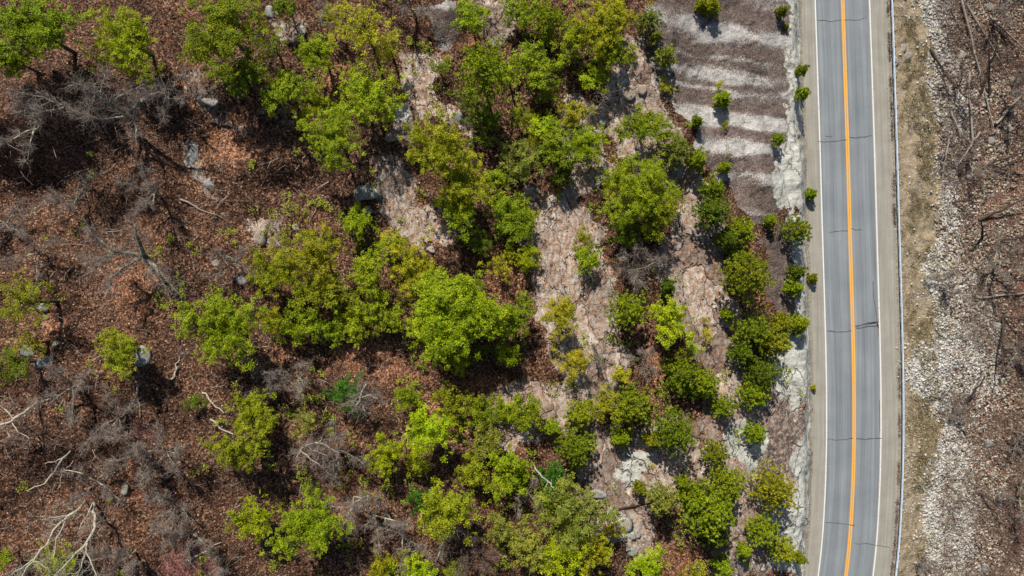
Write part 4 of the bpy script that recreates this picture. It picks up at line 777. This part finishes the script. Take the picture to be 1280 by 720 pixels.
for (x0, y0, x1, y1, lab) in poles:
    dark = 'dark' in lab; b = MB(); P = []; up = rs.uniform(.3, .8); up2 = up + (rs.uniform(1.5, 3.0) if 'pole' in lab else .5)
    for i in range(8):
        u = i / 7; bend = math.sin(u * 3.14) * rs.uniform(-1, 1) * 0.6 + rs.normal() * .5
        x, y, z = UN(x0 + (x1 - x0) * u + bend, y0 + (y1 - y0) * u + bend, .1 + up * (1 - u) * 0 + (up2 * u if dark else up * .5)); P.append((x, y, z))
    c0 = P[0]; P = np.array(P) - np.array(c0); ln = np.linalg.norm(P[-1])
    r = (.14 if dark else .13) * min(1.3, .6 + ln / 8)
    b.tube(P, r, r * .45, 5)
    for k in range(4):
        q = P[2 + k]; d = unit(P[-1] - P[0]) * .9 + rs.normal(size=3) * .5
        b.tube([q, q + d * .5, q + d * 1.1 + np.array([0, 0, .2])], r * .35, r * .12, 4)
    nm = 'leaning_pole' if 'pole' in lab else 'fallen_log'
    ob(nm, b.mesh(nm, M_DARKT if dark else M_BLEACH), None, c0, lab, 'pole' if 'pole' in lab else 'trunk', 'fallen and leaning trunks on the outer bank')

# ------------------------------------------------------------------ stones
import bmesh
def ico(seed, sub=1):
    bm = bmesh.new(); bmesh.ops.create_icosphere(bm, subdivisions=sub, radius=1)
    r = np.random.RandomState(seed); v = np.array([x.co[:] for x in bm.verts])
    for _ in range(7):   # chip flat facets
        n = unit(r.normal(size=3)); d = r.uniform(.45, .8); s = v @ n; v = v - np.outer(np.clip(s - d, 0, 9), n)
    v += r.normal(size=v.shape) * .03
    f = np.array([[x.index for x in p.verts] for p in bm.faces]); bm.free(); return v, f
IC = [ico(i) for i in range(10)]
def stones(name, xs, ys_, sz, mat, label, seed, sink=.25):
    r = np.random.RandomState(seed); V = []; F = []; n = 0; zs = hgt(xs, ys_)
    for x, y, z, s in zip(xs, ys_, zs, sz):
        v, f = IC[r.randint(10)]; a = r.uniform(0, 6.28); c, q = math.cos(a), math.sin(a)
        w = v * np.array([s * r.uniform(.8, 1.3), s * r.uniform(.55, .9), s * r.uniform(.35, .7)])
        t = r.uniform(-.5, .5); ct, st_ = math.cos(t), math.sin(t)
        w = np.stack([w[:, 0], w[:, 1] * ct - w[:, 2] * st_, w[:, 1] * st_ + w[:, 2] * ct], -1)
        w = np.stack([w[:, 0] * c - w[:, 1] * q, w[:, 0] * q + w[:, 1] * c, w[:, 2]], -1) + np.array([x, y, z + s * (.5 - sink)])
        V.append(w); F.append(f + n); n += len(v)
    ob(name, mesh_np(name, np.concatenate(V), np.concatenate(F), mat), label=label, cat='rubble', kind='stuff')
def scatter(n, x0, x1, y0, y1, prob, rs):
    xs = rs.uniform(x0, x1, n); yy = rs.uniform(y0, y1, n); k = rs.rand(n) < prob(xs, yy); return xs[k], yy[k]
def pxof(x, y): z = hgt(x, y); return PX(x, y, z)
rs = np.random.RandomState(5)
def pr(x, y): a, b = pxof(x, y); return np.clip(rubm(a + (fbm(x, y, .16, 5, 71) - .5) * 62, b + (fbm(x, y, .16, 5, 77) - .5) * 62), 0, 1) ** 1.3
xs, yy = scatter(66000, 48, 66, -42, 42, pr, rs); stones('rubble_stones', xs, yy, .07 + .20 * rs.rand(len(xs)) ** 2.5, M_STONE, 'pale broken stone rubble strip down the outer bank', 1)
def pb(x, y): return ss(11.5, 14, rd(x, y)) * (.35 + .9 * ss(.42, .62, fbm(x, y, .25, 3, 15))) * .8
xs, yy = scatter(42000, 46, 72, -42, 42, pb, rs); stones('mossy_rubble_stones', xs, yy, .09 + .24 * rs.rand(len(xs)) ** 2, M_STONEB, 'brown and mossy stones scattered through brush on the outer bank', 2)
def pl_(x, y): return np.clip(zsample(z_rock, x, y) * .9 + zsample(z_pale, x, y) * .3 + .04, 0, 1) * (rd(x, y) < -5.6)
xs, yy = scatter(3500, -66, 38, -42, 42, pl_, rs); stones('slope_stones', xs, yy, .05 + .13 * rs.rand(len(xs)) ** 3, M_STONEB, 'small broken stones on the bare rock bands of the slope', 3, .3)
def pv(x, y): return (ss(6.1, 6.6, rd(x, y)) * (1 - ss(9, 13, rd(x, y)))) * (.12 + .7 * ss(.45, .62, fbm(x, y, .4, 4, 88)))
xs, yy = scatter(26000, 44, 58, -42, 42, pv, rs); stones('verge_gravel', xs, yy, .04 + .08 * rs.rand(len(xs)) ** 3, M_STONE, 'small pale gravel on the verge behind the guard rail', 4)
# boulders
BO = [(458, 240, 20, 15, 'big grey boulder at the foot of the round green crown'), (460, 262, 8, 6, 'smaller grey boulder tucked below the big grey one'), (572, 146, 7, 8, 'grey boulder above the broad olive crown'), (576, 159, 4, 4, 'small pale boulder just below its grey neighbour'), (270, 329, 6, 5, 'small pale lone boulder right of the forked bare tree'),
      (176, 446, 11, 12, 'grey boulder inside the low spreading tree'), (54, 454, 11, 7, 'flat grey boulder below the loose olive edge tree'), (34, 440, 9, 8, 'mossy boulder under the small olive sapling'), (52, 385, 8, 8, 'dark grey boulder beside the loose olive edge tree'), (57, 397, 4, 3, 'small white boulder below the dark grey one'), (68, 430, 7, 3, 'narrow pale boulder in the left litter'), (154, 612, 7, 8, 'mossy pale boulder beside the orange leaf pocket'),
      (240, 200, 9, 22, 'long blue grey boulder in the shaded gully'), (262, 230, 8, 9, 'lower blue grey boulder in the shaded gully'), (262, 126, 10, 7, 'pale boulder at the gully head'), (337, 15, 9, 8, 'mossy boulder at the top margin'), (347, 15, 5, 4, 'small pale boulder beside the mossy top one'), (378, 38, 6, 6, 'pale rock by the thin olive yellow crown'), (303, 350, 10, 8, 'grey boulder left of the olive row'), (326, 292, 12, 19, 'large flat tan rock block above the olive row'), (370, 283, 6, 5, 'small tan boulder above the olive row'),
      (540, 312, 9, 4, 'pale slab chip at the end of the reddish rock tongue'), (745, 618, 14, 6, 'long flat grey slab fragment beside the grey green crown'), (778, 656, 15, 10, 'pale angular boulder on the bottom rock'), (797, 668, 6, 5, 'small pale boulder right of the angular one'), (788, 690, 9, 7, 'grey boulder near the bottom rock foot'), (800, 700, 6, 5, 'lowest small boulder of the bottom rock'), (848, 632, 4, 5, 'small tan boulder beside the dusty pine'),
      (790, 672, 5, 5, 'little grey boulder between two larger ones'), (845, 210, 9, 14, 'blue grey boulder below the dusty pines of the slab'), (785, 118, 10, 8, 'tan broken boulder left of the slab edge'), (803, 112, 7, 7, 'tan split boulder touching the slab edge'), (752, 150, 6, 9, 'pale blue grey boulder in the top cluster gap'), (1129, 60, 6, 6, 'white rock, upper of three beside the guard rail'), (1119, 76, 6, 8, 'white rock touching the guard rail'), (1135, 70, 7, 5, 'white rock, outermost of three beside the guard rail'),
      (1200, 68, 9, 7, 'white boulder at the foot of the upper rubble'), (1196, 82, 6, 5, 'small white boulder under the larger white one'), (1237, 8, 7, 7, 'pale green grey boulder in the top brush'), (1207, 422, 5, 6, 'dark boulder inside the pale rubble fan'), (1233, 468, 6, 5, 'black boulder at the edge of the rubble fan'), (1246, 408, 8, 7, 'dark grey boulder right of the rubble fan'), (1192, 405, 4, 4, 'yellowish rock inside the rubble fan'), (1212, 221, 6, 5, 'white rock in the rubble gap'), (1232, 130, 6, 4, 'pale rock beside the red twig patch'), (1265, 100, 6, 6, 'tan rock under the crossing trunks'),
      (1196, 572, 6, 6, 'tan rock at the rubble edge'), (1235, 555, 8, 7, 'green grey boulder below the rubble fan'), (1250, 628, 7, 6, 'mossy boulder on the lower red litter'), (1228, 710, 10, 8, 'mossy boulder at the bottom of the rubble'), (1243, 690, 6, 6, 'brown rock above the bottom mossy boulder'), (1262, 160, 7, 6, 'brown rock right of the tangle'), (1238, 176, 8, 6, 'cream rock below the red twig patch')]
for i_, (px, py, rx, ry, lab) in enumerate(BO):
    r = np.random.RandomState(i_); v, f = ico(100 + i_, 2)
    q = fbm(v[:, 0] * 2 + i_, v[:, 1] * 2 + v[:, 2], 1.5, 3, i_); q2 = fbm(v[:, 0] * 5 + i_, v[:, 1] * 5 + v[:, 2] * 3, 1.5, 3, i_ + 9); v = v * (.78 + .25 * q + .2 * q2)[:, None]
    x, y, z = UN(px, py, .1); x_, y_ = rx / 10., ry / 10.; v = v * np.array([x_, y_, min(x_, y_) * .42])
    c = ob('boulder', mesh_np('boulder', v, f, M_BOULP if ('white' in lab or 'pale' in lab or 'cream' in lab) and 'blue' not in lab else M_BOULT if ('tan' in lab or 'brown' in lab or 'yellow' in lab) else M_DARKT if ('black' in lab) else M_ROCKG), None, (x, y, float(hgt(x, y)) + min(x_, y_) * .02), lab, 'boulder', 'boulders')
    c.rotation_euler.z = r.uniform(-.3, .3)

# ------------------------------------------------------------------ ground cover (uncountable)
rs = np.random.RandomState(9)
def slope_n(x, y):
    e = .15; gx_ = (hgt(x + e, y) - hgt(x - e, y)) / (2 * e); gy_ = (hgt(x, y + e) - hgt(x, y - e)) / (2 * e); return unit(np.stack([-gx_, -gy_, np.ones_like(gx_)], -1))
def plit(x, y):
    a = np.clip(1 - zsample(z_slab, x, y) * 1.3 - zsample(z_rock, x, y) * .82 - zsample(z_pale, x, y), .0, 1)
    return a * (rd(x, y) < -6.5) * (.35 + .65 * ss(.35, .6, fbm(x, y, .5, 3, 19)))
xs, yy = scatter(150000, -66, 34, -42, 42, plit, rs)
xo, yo = scatter(130000, -66, 38, -42, 42, lambda x, y: np.clip(zsample(z_orange, x, y) * (rd(x, y) < -6.5) * (1 - zsample(z_slab, x, y)), 0, 1) ** 1.5 * (.2 + .8 * ss(.38, .58, fbm(x, y, .4, 4, 23))) * (1 - .35 * zsample(z_rock, x, y)), rs)
x2, y2 = scatter(20000, 50, 72, -42, 42, lambda x, y: ss(12, 14, rd(x, y)) * .6, rs)
for nm, xx, yq, lab in (('rust_leaves', xo, yo, 'rust orange dead leaves and needles in drifts between the trees'), ('fallen_leaves', xs, yy, 'brown and rust fallen leaves over the slope floor'), ('bank_leaves', x2, y2, 'brown fallen leaves on the outer bank')):
    n = len(xx); c = np.stack([xx, yq, hgt(xx, yq) + rs.uniform(.02, .10, n)], -1); nn = unit(slope_n(xx, yq) + rs.normal(size=(n, 3)) * .35)
    s = rs.uniform(.09, .20, n); v, f = quads(c, nn, rdir(rs, n), s * 1.2, s, rs, .2); ob(nm, mesh_np(nm, v, f, M_RUST if nm == 'rust_leaves' else M_LITTER), label=lab, cat='leaf litter', kind='stuff')
def tufts(name, xs, ys_, nb, L0, L1, W, up, mat, label, cat, seed):
    r = np.random.RandomState(seed); n = len(xs); z = hgt(xs, ys_); b = np.repeat(np.stack([xs, ys_, z], -1), nb, 0); m = len(b)
    d = unit(r.normal(size=(m, 3)) * np.array([1, 1, .5]) + np.array([0, 0, up])); L = r.uniform(L0, L1, m); b = b + r.normal(size=(m, 3)) * np.array([.12, .12, 0])
    v, f = quads(b + d * L[:, None] * .5, unit(np.cross(d, rdir(r, m))), d, L, np.full(m, W) * r.uniform(.6, 1.5, m), r, .03)
    ob(name, mesh_np(name, v, f, mat), label=label, cat=cat, kind='stuff')
xs, yy = scatter(30000, 44, 60, -42, 42, lambda x, y: ss(6.3, 7.0, rd(x, y)) * (1 - ss(10.5, 13.8, rd(x, y) + (fbm(x, y, .3, 3, 81) - .5) * 2.4)) * ss(.42, .60, fbm(x, y, .35, 4, 5)) * (.25 + .75 * ss(7, 9, rd(x, y))), rs)
tufts('dry_grass', xs, yy, 10, .15, .42, .035, .9, M_DRY, 'straw coloured dry grass behind the guard rail', 'grass', 1)
def pun(x, y): return np.clip(1 - zsample(z_slab, x, y) * 1.3 - zsample(z_rock, x, y) * 1.0 - zsample(z_pale, x, y), 0, 1) * (rd(x, y) < -7) * (.25 + ss(.40, .66, fbm(x, y, .22, 3, 55))) * (.35 + .65 * (1 - ss(-18, 5, x)))
xs, yy = scatter(17000, -66, 34, -42, 42, pun, rs)
tufts('undergrowth', xs, yy, 7, .4, 1.2, .022, .6, M_TWIGS, 'leafless brown undergrowth twigs across the slope', 'undergrowth', 2)
xs, yy = scatter(24000, 50, 72, -42, 42, lambda x, y: ss(12, 14, rd(x, y)) * ss(.38, .62, fbm(x, y, .2, 3, 57)) * .8, rs)
tufts('bank_undergrowth', xs, yy, 8, .4, 1.2, .022, .8, M_TWIGS, 'leafless brown undergrowth twigs on the outer bank', 'undergrowth', 3)
xs, yy = scatter(60000, -66, 72, -42, 42, lambda x, y: np.clip(zsample(z_red, x, y), 0, 1) ** 2 * .3, rs)
tufts('red_undergrowth', xs, yy, 12, .3, .8, .022, .9, M_REDTW, 'pinkish red twig patches in the brush', 'undergrowth', 4)
def cgreen(x, y):
    a, b = pxof(x, y)
    reg = np.clip(np.exp(-(((a - 620) / 210) ** 2 + ((b - 560) / 190) ** 2)) + .9 * np.exp(-(((a - 640) / 190) ** 2 + ((b - 120) / 150) ** 2)) + .7 * np.exp(-(((a - 890) / 70) ** 2 + ((b - 520) / 220) ** 2)) + .35 * np.exp(-(((a - 420) / 150) ** 2 + ((b - 350) / 120) ** 2)) + .04, 0, 1)
    return (rd(x, y) < -7) * ss(.47, .60, fbm(x, y, .25, 4, 58)) * reg * (1 - .97 * zsample(z_slab, x, y)) * (1 - .7 * zsample(z_rock, x, y))
xs, yy = scatter(7000, -66, 36, -42, 42, cgreen, rs); C = []; N = []; T_ = []; S = []
for x, y in zip(xs, yy):
    R_ = rs.uniform(.25, .75); z = float(hgt(x, y))
    for q in range(int(2 + 5 * R_)):
        off = rs.normal(size=3) * np.array([R_, R_, .2]) * .6; off[2] = abs(off[2]) + .15 + R_ * .4
        c_, n_, t_, s_ = spray(rs, np.array([x, y, z]) + off, 14, .30, .6, .13, unit(off)); C.append(c_); N.append(n_); T_.append(t_); S.append(s_)
C = np.concatenate(C); N = np.concatenate(N); T_ = np.concatenate(T_); S = np.concatenate(S); v, f = quads(C, N, T_, S * 1.2, S * .9, rs)
ob('green_undergrowth', mesh_np('green_undergrowth', v, f, M_SPRIG), label='low green leafy undergrowth filling gaps between the trees', cat='undergrowth', kind='stuff')
def sticks(name, xs, ys_, label, seed, mat):
    r_ = np.random.RandomState(seed); b = MB(); zs = hgt(xs, ys_)
    for x, y, z in zip(xs, ys_, zs):
        a = r_.uniform(0, 6.28); ln = r_.uniform(.6, 2.6); d = np.array([math.cos(a), math.sin(a), r_.uniform(-.02, .18)]); p = np.array([x, y, z + .12])
        m_ = p + d * ln * .5 + r_.normal(size=3) * .07 * ln; e_ = p + d * ln; rr = r_.uniform(.014, .038)
        b.tube([p, m_, e_], rr, rr * .4, 3)
        for q in range(r_.randint(1, 4)):
            d2 = unit(d + r_.normal(size=3) * .6); b.tube([m_, m_ + d2 * ln * .35 + np.array([0, 0, .05])], rr * .6, rr * .2, 3)
    ob(name, b.mesh(name, mat), label=label, cat='sticks', kind='stuff')
M_STICK = island_mat('stick', [(0, (.10, .07, .055)), (.5, (.24, .185, .15)), (.85, (.42, .36, .30)), (1, (.58, .54, .46))])
xs, yy = scatter(5200, -66, 34, -42, 42, lambda x, y: plit(x, y) * (.35 + .65 * (1 - ss(-30, 0, x))), rs); sticks('fallen_sticks', xs, yy, 'fallen sticks and dead twigs strewn over the slope litter', 1, M_STICK)
xs, yy = scatter(3200, 50, 72, -42, 42, lambda x, y: ss(11, 13, rd(x, y)) * .9, rs); sticks('bank_sticks', xs, yy, 'tangle of fallen sticks over the outer bank', 2, M_STICK)
# short dark tufts in a line along the foot of the guard rail
yv = rs.uniform(-40, 40, 1400); k_ = vnoise(yv, yv * 0, .5, 4) > .35; yv = yv[k_]; tufts('rail_tufts', rc(yv) + 5.62 + rs.normal(size=len(yv)) * .05, yv, 8, .08, .25, .05, .6, M_TWIGS, 'short dark tufts along the foot of the guard rail', 'weeds', 6)

# ------------------------------------------------------------------ light, sky, camera
tosun = Vector((math.sin(SUN_AZ) * math.cos(SUN_EL), math.cos(SUN_AZ) * math.cos(SUN_EL), math.sin(SUN_EL)))
sl_ = bpy.data.lights.new('sun', 'SUN'); sl_.energy = 4.7; sl_.angle = math.radians(.5); sl_.color = (1, .94, .84)
so = bpy.data.objects.new('sun', sl_); COL.objects.link(so); so.rotation_euler = tosun.to_track_quat('Z', 'Y').to_euler(); so.location = (0, 0, 60)
w_ = bpy.data.worlds.new('World'); SC.world = w_; w_.use_nodes = True; nt = w_.node_tree; bg = nt.nodes['Background']
sky = nt.nodes.new('ShaderNodeTexSky'); sky.sky_type = 'NISHITA'; sky.sun_disc = False; sky.sun_elevation = SUN_EL; sky.sun_rotation = SUN_AZ
nt.links.new(sky.outputs[0], bg.inputs[0]); bg.inputs[1].default_value = .056
cd = bpy.data.cameras.new('camera'); cd.lens = 24; cd.sensor_width = 36; cd.clip_end = 1000; cd.clip_start = 1
co = bpy.data.objects.new('camera', cd); COL.objects.link(co); co.location = (0, 0, H); co.rotation_euler = (0, 0, 0); SC.camera = co
SC.view_settings.view_transform = 'Standard'; SC.view_settings.look = 'None'; SC.view_settings.exposure = 0.32; SC.view_settings.gamma = 1
SC.cycles.max_bounces = 5; SC.cycles.diffuse_bounces = 2; SC.cycles.transparent_max_bounces = 4
